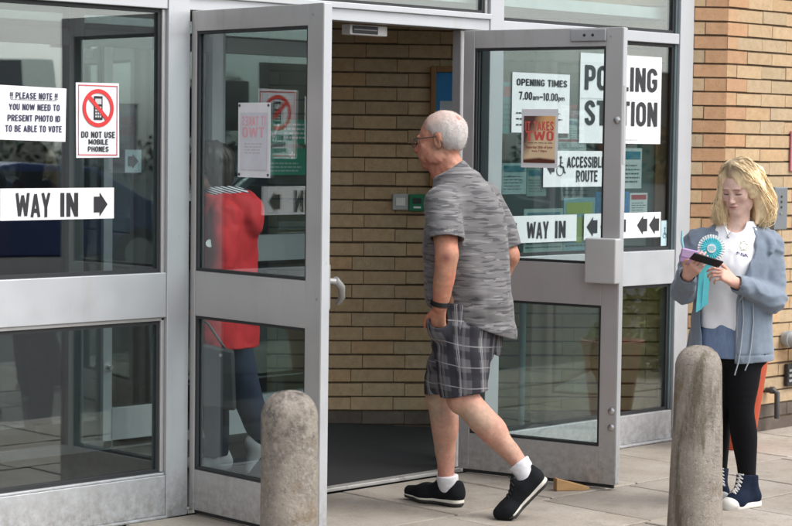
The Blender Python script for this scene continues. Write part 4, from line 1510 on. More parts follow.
# torso (under the clothes)
B.loft([(.78, .045, -.12, .16, .11), (.95, .04, -.11, .175, .13), (1.15, .03, -.10, .18, .13), (1.32, .015, -.10, .185, .115), (1.42, .005, -.095, .12, .08)], lat, .04)
# left arm (nearest), hand in the pocket
lsh, lel, lwr = (-.086, -.245, 1.375), (-.062, -.355, 1.155), (-.090, -.318, .930)
B.chain([lsh, (-.072, -.310, 1.26), lel], [.064, .056, .047], .03)
B.chain([lel, (-.068, -.355, 1.09), lwr], [.048, .051, .034], .02)
hand(B, (-.093, -.313, .918), (-.02, .42, -1), (-.85, .45, -.15), (-.5, -.86, .0), [.25, .25, .3, .35], 1.05, thumb=(.8, .3, .1))
# right arm: elbow out behind, hand in the other pocket
B.chain([(.135, .05, 1.375), (.19, .055, 1.25), (.228, .03, 1.135)], [.062, .054, .045], .03)
B.chain([(.228, .03, 1.135), (.185, .06, 1.03), (.13, .09, .93)], [.046, .044, .034], .02)
hand(B, (.13, .09, .92), (-.2, .2, -1), (-.7, .5, -.1), (.5, .7, 0), [.3, .3, .3, .3], 1.0)
# right leg (planted)
B.chain([(.035, -.05, .84), (-.045, -.02, .62), (-.075, .0, .49)], [.092, .080, .060], .03)
B.chain([(-.075, .0, .50), (-.058, -.022, .38), (-.047, -.018, .24), (-.040, -.012, .10)], [.060, .060, .045, .033], .025)
B.ell((-.088, .018, .485), (.040, .043, .046), None, .025)
B.ell((-.040, -.050, .365), (.048, .044, .085), None, .03)
B.ell((-.062, -.028, .108), (.014, .014, .014), None, .015)
# left leg (pushing off)
B.chain([(.0, -.19, .83), (.005, -.205, .66), (.02, -.215, .52)], [.095, .082, .063], .03)
B.chain([(.02, -.215, .52), (.125, -.245, .40), (.205, -.272, .32), (.287, -.296, .225)], [.062, .063, .046, .034], .025)
B.ell((-.002, -.215, .505), (.043, .047, .048), None, .025)
B.ell((.150, -.245, .405), (.075, .050, .040), axes((.8, -.3, -.9))*0+np.array([unit((.72,-.24,-.65)), (.32,.95,0), unit(np.cross((.72,-.24,-.65),(.32,.95,0)))]), .03)
B.ell((.272, -.328, .235), (.015, .013, .015), None, .015)
# feet inside the shoes
B.cone((-.036, -.012, .10), (-.030, -.015, .05), .034, .028, .02)
B.cone((.287, -.297, .22), (.300, -.300, .16), .034, .028, .02)
def man_skin(V):
    c = np.tile(np.array((.47, .265, .190)), (len(V), 1))
    n = vnoise(V[:, 0]*55, V[:, 1]*55, V[:, 2]*55, 3)[:, None]
    n2 = vnoise(V[:, 0]*14, V[:, 1]*14, V[:, 2]*10, 8)[:, None]
    n3 = vnoise(V[:, 0]*120, V[:, 1]*120, V[:, 2]*120, 2)[:, None]
    c = c*(1+.10*n+.07*n3)+np.array((.07, -.022, -.015))*n2
    q = (V-HC)@HR.T/1.06
    face = V[:, 2] > 1.46
    c[face] = c[face]*np.array((1.04, .88, .84))
    nose = np.exp(-(((q-np.array((0, .105, -.035)))/.028)**2).sum(1))[:, None]
    ear = np.exp(-(((np.abs(q)-np.array((.078, .012, .005)))/np.array((.02, .03, .035)))**2).sum(1))[:, None]
    c = c+np.array((.05, -.05, -.04))*(nose+.6*ear)
    neck = np.exp(-((V[:, 2]-1.50)/.05)**2)[:, None]
    c = c*(1-neck*np.array((.03, .14, .14)))
    arm = (V[:, 2] < 1.25) & (V[:, 2] > .8)
    c[arm] *= np.array((.90, .75, .68))
    vein = (np.abs(vnoise(V[:, 0]*26, V[:, 1]*26, V[:, 2]*12, 15)) < .06)[:, None]*.07
    c = c*(1-vein*np.array((1.2, .7, .4)))
    bru = np.exp(-(((V-np.array((-.066, -.40, 1.150)))/.022)**2).sum(1))[:, None]*(.6+.6*np.abs(n))
    c = c*(1-np.clip(bru, 0, 1)*np.array((.42, .60, .42)))
    leg = V[:, 2] < .6
    hair = ((n3 > .42) & (V[:, 2:3] < .42))*.16
    c[leg] *= np.array((1.02, 1.02, 1.04))
    shin = np.exp(-((V[:, 2:3]-.17)/.08)**2)
    c = c*(1-hair-(shin*np.array((.06, .16, .14)))*(V[:, 2:3] < .6))
    lip = np.exp(-(((q-np.array((0, .10, -.065)))/np.array((.02, .02, .009)))**2).sum(1))[:, None]
    c = c*(1-lip*np.array((.1, .35, .3)))
    return np.clip(c, .01, 1)
mv, mf = MHd.mesh(); mv = relax(mv, mf, 1)
B.wrinkle(.003, (28, 28, 18), 5)
solid('body', B, skin_m, man, man_skin, extra=[(mv, mf)])

# hair: short, white, thin over the pink scalp
hf = Field((-.28, -.24, 1.52), (.08, .12, 1.82), .0036)
def PH(l, f, u): return HC+1.06*(l*HR[0]+f*HR[1]+u*HR[2])
hf.ell(PH(0, -.018, .040), np.array((.0785, .0995, .0845))*1.06, HR, .01)
hf.ell(PH(0, -.045, .012), np.array((.0685, .067, .074))*1.06, HR, .03)
hf.f += .0022
hf.wrinkle(.0022, (45, 45, 30), 2)
hf.cut(PH(0, .052, .055), HR[1]*.75-HR[2]*.62)
hf.cut(PH(0, -.045, -.058), -HR[2]*.95+HR[1]*.45)
for sg in (-1, 1):
    hf.ell(PH(sg*.078, -.006, -.012), np.array((.03, .024, .042))*1.06, HR, .004, 'sub')
    hf.ell(PH(sg*.07, .05, .0), np.array((.03, .04, .05))*1.06, HR, .004, 'sub')
def edge_fade(q):
    """1 deep in the hair, 0 at the hairline (front edge, nape and round the ears)"""
    front = (q[:, 2:3]*.62-q[:, 1:2]*.75+.005)/.035
    nape = (q[:, 2:3]+.062+.45*(-q[:, 1:2]-.045))/.02
    return np.clip(np.minimum(front, nape), 0, 1)
def hair_w(V):
    n = vnoise(V[:, 0]*190, V[:, 1]*190, V[:, 2]*60, 4)[:, None]
    n2 = vnoise(V[:, 0]*45, V[:, 1]*45, V[:, 2]*25, 7)[:, None]
    q = (V-HC)@HR.T/1.06
    up_ = np.clip((q[:, 2:3]-.035)/.055, 0, 1)
    fwd_ = np.clip((q[:, 1:2]+.05)/.08, 0, 1)
    thin = np.clip(.16+.66*up_*(.50+.50*fwd_)+.10*n2+.6*(1-edge_fade(q)), 0, .92)
    c = np.array((.58, .56, .54))*(1+.08*n)
    return np.clip(c*(1-thin)+thin*np.array((.53, .33, .265)), .02, 1)
hv, hq = hf.mesh(); hv = relax(hv, hq, 1)
bl_v, bl_f = [], []
mid = hv[hq].mean(1)
nrm = np.cross(hv[hq[:, 2]]-hv[hq[:, 0]], hv[hq[:, 3]]-hv[hq[:, 1]]); nrm /= np.linalg.norm(nrm, axis=1)[:, None]+1e-9
qh = (mid-HC)@HR.T/1.06
dens = np.clip(1-.75*np.clip((qh[:, 2]-.04)/.05, 0, 1)*np.clip((qh[:, 1]+.06)/.08, .2, 1), .12, 1)
for i in rng.choice(len(hq), 5200, replace=True, p=dens/dens.sum()):
    if nrm[i]@(mid[i]-PH(0, -.02, .02)) < 0 or qh[i, 2] < -.062: continue
    grow = -.75*HR[2]-.55*HR[1]+rng.normal(size=3)*.35
    grow = grow-nrm[i]*(grow@nrm[i]); grow = unit(grow+nrm[i]*rng.uniform(.12, .5))
    sd = unit(np.cross(grow, nrm[i])); l_ = rng.uniform(.005, .012); w_ = .0005
    o = len(bl_v); p0 = mid[i]
    bl_v += [p0-sd*w_, p0+sd*w_, p0+grow*l_*.6+nrm[i]*.0006+sd*w_*.7, p0+grow*l_*.6+nrm[i]*.0006-sd*w_*.7, p0+grow*l_]
    bl_f += [(o, o+1, o+2, o+3), (o+3, o+2, o+4)]
def hair_c(V):
    c = hair_w(V)
    k = len(hv)
    tint = np.random.default_rng(3).uniform(.92, 1.06, (len(V)-k, 1))
    c[k:] = np.clip(c[k:]*.55+.45*np.array((.60, .585, .57))*tint, 0, 1)
    return c
solid('hair', (hv, hq), mat('white_hair', (.6, .6, .6), .85, 0, .08, 220, .3, 420, attr='Col', spec=.25), man, hair_c, smooth_it=0, extra=[(bl_v, bl_f)])

# glasses
g_ = thing('glasses', None, None); g_.parent = man
gf = mat('glasses_frame', (.05, .035, .035), .3)
b = MB()
for sg in (-1, 1):
    b.tube([PH(sg*.070, .090, .012), PH(sg*.078, .04, .013), PH(sg*.080, -.014, .014), PH(sg*.079, -.026, .0), PH(sg*.077, -.030, -.022)], .0024, 8)
    ring = [PH(sg*.035+.026*math.cos(t), .1125-.10*abs(sg*.035+.026*math.cos(t))**1.3, -.002+.020*math.sin(t)) for t in np.linspace(0, 2*math.pi, 20)]
    b.tube(ring, .0018, 6, cap=False)
b.tube([PH(-.010, .113, .004), PH(0, .115, .007), PH(.010, .113, .004)], .0018, 6)
b.build('frame', gf, g_, smooth=True)
for sg in (-1, 1):
    b = MB(); vs = [PH(sg*.035+.025*math.cos(t), .1115-.10*abs(sg*.035)**1.3, -.002+.019*math.sin(t)) for t in np.linspace(0, 2*math.pi, 20, endpoint=False)]
    b.add(vs, [tuple(range(20))]); b.build('lens', glass, g_)

# tee shirt
T = Field((-.30, -.50, .72), (.40, .32, 1.60), .0048)
def tee_rows(g=0.0):
    return [(.74, .085, -.10, .175+g, .168+g), (.80, .076, -.10, .180+g, .176+g), (.88, .054, -.10, .184+g, .188+g), (.97, .036, -.10, .185+g, .196+g), (1.08, .028, -.10, .185+g, .192+g), (1.18, .026, -.10, .184+g, .182+g), (1.27, .022, -.10, .182+g, .165+g), (1.34, .014, -.098, .178+g, .148+g), (1.40, .006, -.095, .160+g, .124+g), (1.45, -.004, -.088, .122+g, .092+g), (1.49, -.014, -.080, .084+g, .074+g)]
T.loft(tee_rows(), lat, .02)
T.cone((-.070, -.200, 1.375), (.105, .02, 1.40), .066, .070, .05)
T.ell((.100, -.15, 1.30), (.085, .085, .12), None, .06)     # rounded upper back
T.cone((.015, -.085, 1.38), (-.052, -.076, 1.545), .105, .063, .08)
T.cone((.030, -.095, 1.40), (-.010, -.085, 1.47), .090, .065, .06)
X_, Y_, Z_ = T.grid()
# folds: drag lines falling from the shoulder and across the back, bunching at the waist
ph1 = 24*(X_*.7+Y_*.3)+11*Z_+2.2*vnoise(X_*6, Y_*6, Z_*4, 1)
T.f += (.0042*np.sin(ph1)*np.clip((1.40-Z_)/.2, 0, 1)).astype(np.float32)
T.wrinkle(.012, (8, 8, 3.0), 3, np.clip((1.42-Z_)/.12, 0, 1))
T.crease(.011, (9, 9, 4.5), 31, np.clip((1.44-Z_)/.1, 0, 1))
T.crease(.007, (12, 12, 16), 33, np.clip((1.15-Z_)/.2, 0, 1))
T.wrinkle(.009, (7, 7, 24), 9, np.clip((1.05-Z_)/.15, 0, 1))
T.cut((.03, -.11, .850), (-.36, .0, -1))            # the hem drops towards the back
def sleeve(pts, rs, end, nrm, arm0, arm1, r):
    E_ = Field((-.30, -.50, .72), (.40, .32, 1.60), .0048)
    E_.chain(pts, rs, .03)
    E_.cut(end, nrm)
    E_.cone(arm0, arm1, r, r, .003, 'sub')
    T._put((slice(None),)*3, E_.f, .035)
sl_d = unit(np.array(lel)-np.array(lsh))
sleeve([lsh, (-.070, -.320, 1.26), (-.062, -.352, 1.17)], [.078, .082, .084], (-.066, -.335, 1.222), (0, -.30, -1), (-.066, -.335, 1.235), (-.06, -.38, 1.10), .070)
sleeve([(.120, .04, 1.375), (.185, .055, 1.27), (.215, .045, 1.15)], [.076, .076, .076], (.2, .05, 1.165), (.3, 0, -1), (.205, .045, 1.18), (.23, .03, 1.08), .060)
T.cut((-.050, -.076, 1.530), (-.52, -.06, .85), .008)
T.cone((-.085, -.068, 1.60), (-.040, -.078, 1.49), .060, .054, .006, 'sub')
def tee_mat():
    m, t, N, K, p = nodes_of('grey_streak_jersey')
    v = coords(t, (11, 11, 88))
    n1 = noise(t, v, 1.0, 1.5, .4)
    n2 = noise(t, coords(t, (3.2, 3.2, 34)), 1.3, 1.0)
    base = mixc(t, ramp(t, n2, .50, .53), (.128, .123, .126), (.156, .150, .153))
    c = mixc(t, ramp(t, n1, .55, .575), base, (.062, .060, .065))
    c = mixc(t, ramp(t, noise(t, coords(t, (10, 10, 95)), 1.0, 1, .3), .62, .64), c, (.21, .204, .206))
    w = noise(t, coords(t), 700, 2)
    c = mixc(t, ramp(t, w, .3, .7, 0, .22), c, (.10, .10, .10))
    K.new(c, p.inputs['Base Color']); p.inputs['Roughness'].default_value = .85; p.inputs['Sheen Weight'].default_value = .15
    bump(t, p, w, .25, .001)
    return m
solid('t_shirt', T, tee_mat(), man, smooth_it=2)

# shorts
SH = Field((-.26, -.46, .42), (.36, .26, .96), .0046)
SH.loft([(.70, .045, -.12, .175, .128), (.80, .048, -.12, .182, .140), (.93, .045, -.115, .180, .135)], lat, .03)
SH.loft([(.46, -.062, -.010, .088, .090), (.60, -.040, -.025, .098, .100), (.70, -.008, -.045, .106, .110), (.82, .03, -.06, .11, .115)], lat, .03)
SH.loft([(.47, .028, -.213, .104, .094), (.58, .020, -.205, .108, .108), (.70, .022, -.195, .116, .120), (.84, .03, -.175, .118, .125)], lat, .03)
X_, Y_, Z_ = SH.grid()
SH.wrinkle(.012, (9, 9, 6), 12)
SH.crease(.014, (9, 9, 5), 41)
SH.crease(.008, (16, 16, 12), 43)
SH.cut((-.06, 0, .520), (.16, .0, -1))
SH.ell((-.095, -.262, .845), (.050, .058, .075), None, .03)
SH.cone((-.094, -.318, .95), (-.094, -.292, .868), .034, .040, .006, 'sub')
for (a_, b_, ra, rb) in (((-.060, -.005, .40), (-.058, -.006, .60), .073, .078), ((.05, -.22, .40), (.025, -.21, .58), .088, .088)):
    SH.cone(a_, b_, ra, rb, .004, 'sub')
def plaid_uv(V):
    s = (V[:, 0]*.80-V[:, 1]*.60)          # across the cloth, image-left to right
    a = np.arctan2((V[:, 0]-.02)*LT[0]+(V[:, 1]+.12)*LT[1], (V[:, 0]-.02)*H_[0]+(V[:, 1]+.12)*H_[1])
    bend = .02*vnoise(V[:, 0]*7, V[:, 1]*7, V[:, 2]*5, 6)
    return np.stack([a*.155+bend+.10*(V[:, 2]-.7)*(V[:, 0] < .0), V[:, 2]+.10*V[:, 0]+bend, s], 1)
def plaid_mat():
    m, t, N, K, p = nodes_of('plaid_cotton')
    a = N.new('ShaderNodeAttribute'); a.attribute_name = 'weave'
    sp = N.new('ShaderNodeSeparateXYZ'); K.new(a.outputs['Vector'], sp.inputs[0])
    def band(sock, period, c, half, soft=.002):
        f = mth(t, 'FRACT', mth(t, 'DIVIDE', sock, period))
        d = mth(t, 'MULTIPLY', mth(t, 'ABSOLUTE', mth(t, 'SUBTRACT', f, c)), period)
        return ramp(t, d, half-soft, half+soft, 1, 0)
    u, v = sp.outputs[0], sp.outputs[1]
    c = mixc(t, mth(t, 'MULTIPLY', band(u, .092, .30, .017), .93), (.082, .080, .088), (.008, .008, .014))
    c = mixc(t, mth(t, 'MULTIPLY', band(v, .098, .40, .018), .80), c, (.010, .009, .016))
    c = mixc(t, mth(t, 'MULTIPLY', band(u, .092, .68, .0022, .0012), .6), c, (.40, .39, .40))
    c = mixc(t, mth(t, 'MULTIPLY', band(v, .098, .82, .0022, .0012), .55), c, (.40, .39, .40))
    c = mixc(t, mth(t, 'MULTIPLY', band(u, .092, .86, .006), .35), c, (.22, .21, .22))
    c = mixc(t, ramp(t, noise(t, coords(t), 600, 2), .3, .7, 0, .25), c, (.05, .05, .06))
    c = mixc(t, mth(t, 'MULTIPLY', band(u, .092, .60, .0018, .001), .5), c, (.36, .35, .36))
    K.new(c, p.inputs['Base Color']); p.inputs['Roughness'].default_value = .9
    return m
sh_o = solid('shorts', SH, plaid_mat(), man, uv=plaid_uv, smooth_it=2)
# wristwatch
b = MB()
wc = np.array((-.0885, -.3195, .943)); wa = unit(np.array(lwr)-np.array(lel)); s1 = unit(np.cross(wa, (0, 1, 0))); s2 = np.cross(wa, s1)
ringp = [wc+.0385*(math.cos(t)*s1+math.sin(t)*s2) for t in np.linspace(0, 2*math.pi, 28)]
for q in (-.007, 0, .007):
    b.tube([p_+wa*q for p_ in ringp], .0045, 6, cap=False)
b.build('wristwatch', mat('watch_black', (.010, .010, .011), .6, spec=.2), man, smooth=True)

# socks and trainers
sockm = mat('white_sock', (.62, .61, .64), .9, 0, .06, 30, .4, 260)
def trainer(ankle, heel, ball, toe, up_, leg):
    """low black running shoe: points on the sole line, up_ = the shoe's own up"""
    an, he, ba, to, u = map(np.array, (ankle, heel, ball, toe, up_))
    u = unit(u)
    lo = np.min([an, he, ba, to], 0)-.09; hi = np.max([an, he, ba, to], 0)+.11
    t = thing('trainer', None, None); t.parent = man
    U = Field(lo, hi, .0034)
    f1 = unit(ba-he); w = unit(np.cross(u, f1))
    U.chain([he+u*.046+f1*.026, he+f1*.09+u*.052, he+f1*.155+u*.046, ba+u*.040], [.036, .041, .043, .042], .03)
    U.chain([ba+u*.036, to+u*.030-unit(to-ba)*.022], [.041, .027], .03)
    U.cone(ba+u*.034+w*.012, ba+u*.034-w*.014, .036, .036, .03)
    U.chain([he+u*.055+f1*.020, he+u*.096+f1*.008], [.030, .018], .02)     # heel tab
    U.chain([he+u*.066+f1*.03, he+u*.070+f1*.085], [.040, .041], .03)        # collar
    U.chain([he+f1*.13+u*.062, he+f1*.092+u*.122], [.030, .013], .02)      # tongue
    for q in range(3):
        U.cut((he+ba)/2-u*0+u*.004, -u)
        break
    U.cone(he+f1*.058+u*.085, he+f1*.050+u*.16, .030, .036, .006, 'sub')
    solid('upper', U, mat('black_knit', (.009, .010, .012), .85, 0, .25, 90, .5, 500, spec=.15), t)
    M_ = Field(lo-.02, hi, .0034)
    M_.chain([he+u*.016+f1*.026, he+f1*.10+u*.015, ba+u*.013], [.0400, .036, .042], .02)
    M_.chain([ba+u*.013, to+u*.013-unit(to-ba)*.024], [.043, .030], .02)
    M_.cone(ba+u*.013+w*.012, ba+u*.013-w*.014, .038, .038, .03)
    # slice to the wedge of the midsole: under the upper, above the ground
    X, Y, Z = M_.grid()
    hgt = (X-he[0])*u[0]+(Y-he[1])*u[1]+(Z-he[2])*u[2]
    al = (X-he[0])*f1[0]+(Y-he[1])*f1[1]+(Z-he[2])*f1[2]
    Lf = float((ba-he)@f1)
    u2 = unit(np.cross(unit(to-ba), w)); u2 = u2 if u2@u > 0 else -u2
    h2 = (X-ba[0])*u2[0]+(Y-ba[1])*u2[1]+(Z-ba[2])*u2[2]
    hgt = np.where(al > Lf, h2, hgt)
    top = .034-.10*np.clip(al/Lf, 0, 1.4)*.11
    base = M_.f.copy()
    M_.f = np.maximum(np.maximum(base, hgt-top), .013-hgt).astype(np.float32)
    solid('midsole', M_, mat('cream_foam', (.60, .57, .50), .6), t)
    O_ = Field(lo-.02, hi, .0034)
    O_.f = np.maximum(np.maximum(base+.0015, hgt-.0135), -hgt).astype(np.float32)
    solid('outsole', O_, mat('black_rubber', (.02, .02, .02), .6), t)
    b = MB()
    for q in (.105, .122, .139, .156):
        row = [U.surf(he+f1*(q+.010*abs(s_))+w*s_*.024+u*.03, u)+u*.001 for s_ in (-1, -.5, 0, .5, 1)]
        b.tube(row, .0028, 6)
    kx = U.surf(he+f1*.100+u*.04, u)+u*.004
    b.tube([kx, kx+w*.02+u*.012, kx+w*.03-u*.004, kx], .0024, 6); b.tube([kx, kx-w*.02+u*.010, kx-w*.03-u*.006, kx], .0024, 6)
    b.build('laces', mat('black_lace', (.02, .02, .022), .9), t, smooth=True)
    b = MB()
    for sg in (-1, 1):
        for q in range(3):
            c0 = he+f1*(.035+.014*q)+u*.055+w*sg*.038
            b.tube([c0, c0+u*.010+f1*.004], .0028, 6)
    b.build('heel_mark', mat('grey_mark', (.35, .36, .38), .6), t)
    S_ = Field(lo, hi+.06, .0038)
    S_.chain([he+f1*.060+u*.06, an, an+(leg-an)*.5], [.041, .047, .053], .02)
    S_.wrinkle(.0015, (40, 40, 90), 4)
    S_.cut(an+unit(leg-an)*.044, leg-an, .006)
    S_.cone(an+u*.02, an+u*.2, .040, .041, .0, 'sub') if False else None
    return S_, t
SO, t1 = trainer((-.034, -.012, .095), (.022, -.040, .002), (-.128, .078, .002), (-.222, .150, .010), (0, 0, 1), np.array((-.047, -.018, .24)))
solid('sock', SO, sockm, man)
SO, t2 = trainer((.292, -.300, .212), (.392, -.300, .158), (.248, -.322, .012), (.182, -.338, .004), (-.70, -.10, .71), np.array((.205, -.272, .32)))
solid('sock', SO, sockm, man)

# ------------------------------------------------------------------ the woman with the phone
wom = thing('person', 'blond woman in a grey blue hoodie, white tee and black tights looking at a phone', 'person', (2.024, -1.473, 0), YZ)
f_b = unit((-.30, -.95, 0)); l_b = np.array((.95, -.30)); l_b /= np.linalg.norm(l_b)
wh_f = unit((-.52, -.80, -.34))
WR = axes(wh_f)
WC = np.array((-.030, -.004, 1.455))
WB = Field((-.36, -.42, .02), (.24, .34, 1.60), .0036)
WHd = Field((-.16, -.16, 1.26), (.10, .12, 1.60), .0021)
WP = head_field(WHd, WC, WR, .94, fem=True)
WHd.cone((-.022, .015, 1.395), (-.030, .030, 1.24), .049, .058, .03)
def PW(l, f, u): return WC+.94*(l*WR[0]+f*WR[1]+u*WR[2])
WB.cone((-.022, .015, 1.395), (-.030, .030, 1.24), .049, .058, .03)
WB.loft([(.72, -.035, .02, .155, .105), (.85, -.035, .015, .140, .10), (1.0, -.04, .02, .135, .10), (1.12, -.042, .02, .150, .105), (1.20, -.042, .025, .150, .085), (1.25, -.038, .03, .10, .065)], l_b, .03)
w_ls, w_le, w_lw = (.112, .010, 1.195), (.132, -.050, .955), (-.082, -.222, 1.042)
w_rs, w_re, w_rw = (-.205, .060, 1.195), (-.268, .0, .985), (-.280, -.185, 1.070)
WB.chain([w_ls, w_le], [.047, .040], .02); WB.chain([w_le, w_lw], [.040, .025], .02)
WB.chain([w_rs, w_re], [.047, .040], .02); WB.chain([w_re, w_rw], [.040, .025], .02)
# her left hand taps the phone's near edge; her right hand holds it from below
hand(WB, w_lw, (-.74, -.42, .46), (-.25, .35, .9), (.25, -.95, .15), [(.55, .75, .5), (.8, .85, .6), (.9, .9, .6), (1.0, .9, .6)], .90, thumb=(.9, .25, .05), r=.0074)
hand(WB, w_rw, (.28, -.72, .42), (-.55, -.25, .75), (-.75, -.45, -.35), [(.5, .55, .4), (.6, .6, .4), (.65, .6, .4), (.7, .6, .4)], .90, thumb=(.9, .1, -.1), r=.0074)
# legs inside the tights
WB.chain([(.006, -.02, .76), (-.005, -.045, .44), (.02, -.005, .32), (.040, .0, .13)], [.066, .036, .038, .022], .03)
WB.chain([(-.095, .03, .76), (-.088, .05, .43), (-.075, .12, .27), (-.064, .165, .14)], [.066, .040, .038, .024], .03)
w_base = np.array((.72, .485, .40))
def wom_skin(V):
    c = np.tile(w_base, (len(V), 1))
    n = vnoise(V[:, 0]*30, V[:, 1]*30, V[:, 2]*30, 3)[:, None]
    c = c*(1+.04*n)
    q = (V-WC)@WR.T/.94
    def blob(p, r): return np.exp(-(((q-np.array(p))/np.array(r))**2).sum(1))[:, None]
    for sg in (-1, 1):
        c = c*(1-blob((sg*.040, .085, -.035), (.02, .03, .018))*np.array((.0, .14, .12)))       # cheeks
        lash = np.exp(-(((q[:, 0]-sg*.031)/.0155)**4))*np.exp(-(((q[:, 2]+.0045+3.0*(q[:, 0]-sg*.031)**2*(-1))/.0034)**2))*(q[:, 1] > .06)
        c = c*(1-.93*lash[:, None])
        c = c*(1-blob((sg*.031, .09, .004), (.019, .03, .008))*np.array((.18, .28, .28)))      # lids
        brow = np.exp(-(((q[:, 0]-sg*.031)/.020)**4))*np.exp(-(((q[:, 2]-.0225+4*(np.abs(q[:, 0])-.029)**2)/.0040)**2))*(q[:, 1] > .05)
        c = c*(1-brow[:, None]*np.array((.62, .72, .78)))
        c = c*(1-.7*blob((sg*.006, .1, -.0455), (.0032, .02, .0026)))                          # nostrils
    lip = np.exp(-((q[:, 0]/.022)**4))*np.exp(-(((q[:, 2]+.065)/.0088)**2))*(q[:, 1] > .06)
    c = c*(1-lip[:, None]*np.array((.22, .52, .46)))
    line = np.exp(-((q[:, 0]/.020)**4))*np.exp(-(((q[:, 2]+.0648)/.0018)**2))*(q[:, 1] > .06)
    c = c*(1-line[:, None]*.55)
    hnd = (V[:, 2] < 1.2) & (V[:, 2] > .9)
    c[hnd] *= np.array((.90, .76, .72))
    return np.clip(c, .01, 1)
wv, wf = WHd.mesh(); wv = relax(wv, wf, 1)
solid('body', WB, skin_m, wom, wom_skin, extra=[(wv, wf)])

# hair: a parted shoulder length cut, built as a soft volume with combed locks over it
hairm = mat('blond_hair', (.5, .4, .2), .55, 0, .10, 40, .25, 300, attr='Col', aniso=(3, 3, .6))
def blond(V):
    q = (V-WC)@WR.T/.94
    n = vnoise(V[:, 0]*150, V[:, 1]*150, V[:, 2]*16, 4)[:, None]
    n2 = vnoise(V[:, 0]*40, V[:, 1]*40, V[:, 2]*9, 6)[:, None]
    c = np.array((.88, .69, .42))*(1+.22*n+.22*n2)
    top = np.clip((q[:, 2:3]-.075)/.035, 0, 1)
    part = np.exp(-((q[:, 0:1]+.010)/.030)**2)*np.clip((q[:, 2:3]-.06)/.03, 0, 1)
    k = np.clip(.30*top+.55*part, 0, .8)
    c = c*(1-k)+k*np.array((.16, .105, .06))
    return np.clip(c, .02, 1)
WH = Field((-.22, -.22, 1.18), (.20, .20, 1.66), .0042)
WH.ell(PW(0, -.022, .048), np.array((.093, .108, .091))*.94, WR, .01)
WH.ell(PW(0, -.055, .01), np.array((.090, .070, .09))*.94, WR, .03)
WH.ell(PW(-.016, .100, .010), np.array((.056, .050, .088))*.94, WR, .012, 'sub')
# falls of hair: her left (image right) is fuller, her right hangs straighter
WH.chain([PW(.070, -.005, .055), PW(.096, -.005, -.01), (.082, .0, 1.385), (.080, .01, 1.325), (.060, .0, 1.300)], [.030, .036, .040, .037, .016], .03)
WH.chain([PW(.060, -.06, .04), (.085, .045, 1.42), (.080, .06, 1.34), (.050, .065, 1.300)], [.045, .048, .042, .018], .03)
WH.chain([PW(0, -.095, .02), (.01, .09, 1.40), (.0, .095, 1.32)], [.055, .055, .03], .03)
WH.chain([PW(-.066, -.02, .055), PW(-.087, -.015, -.01), (-.104, .015, 1.37), (-.104, .015, 1.31), (-.098, .01, 1.305)], [.024, .020, .018, .018, .010], .02)
WH.chain([PW(-.05, -.07, .03), (-.085, .05, 1.40), (-.085, .055, 1.32)], [.04, .036, .018], .03)
# fringe swept from the parting across her left brow
WH.chain([PW(-.010, .030, .122), PW(.034, .048, .106), PW(.070, .036, .062), PW(.090, .010, -.005)], [.018, .018, .020, .024], .03)
WH.chain([PW(-.016, .030, .120), PW(-.052, .028, .094), PW(-.076, .004, .035), PW(-.083, -.010, -.03)], [.016, .015, .012, .012], .02)
X_, Y_, Z_ = WH.grid()
WH.f += (.0018*np.sin(60*X_+45*Y_+14*Z_+4*vnoise(X_*14, Y_*14, Z_*9, 3))).astype(np.float32)
WH.wrinkle(.005, (32, 32, 8), 8)
WH.crease(.006, (30, 30, 9), 12)
locks = MB()
def lock(pts, r0, n=7, wav=.004):
    pts = [np.array(p, float) for p in pts]
    ts = np.linspace(0, len(pts)-1, n*2)
    o = []
    ph = rng.uniform(0, 6)
    for t in ts:
        i = min(int(t), len(pts)-2); u = t-i
        p0 = pts[max(i-1, 0)]; p1 = pts[i]; p2 = pts[i+1]; p3 = pts[min(i+2, len(pts)-1)]
        q = .5*((2*p1)+(-p0+p2)*u+(2*p0-5*p1+4*p2-p3)*u*u+(-p0+3*p1-3*p2+p3)*u**3)
        k = t/(len(pts)-1)
        q = q+wav*k*np.array((math.sin(ph+5*k), math.cos(ph*1.3+6*k), .3*math.sin(ph+9*k)))
        o.append(q)
    m = len(o)
    locks.tube(o, [r0*(.5+1.6*(j/m) if j < m*.3 else 1-.85*((j/m-.3)/.7)**1.5) for j in range(m)], 4)
def jit(p, a): return np.array(p)+rng.normal(size=3)*a
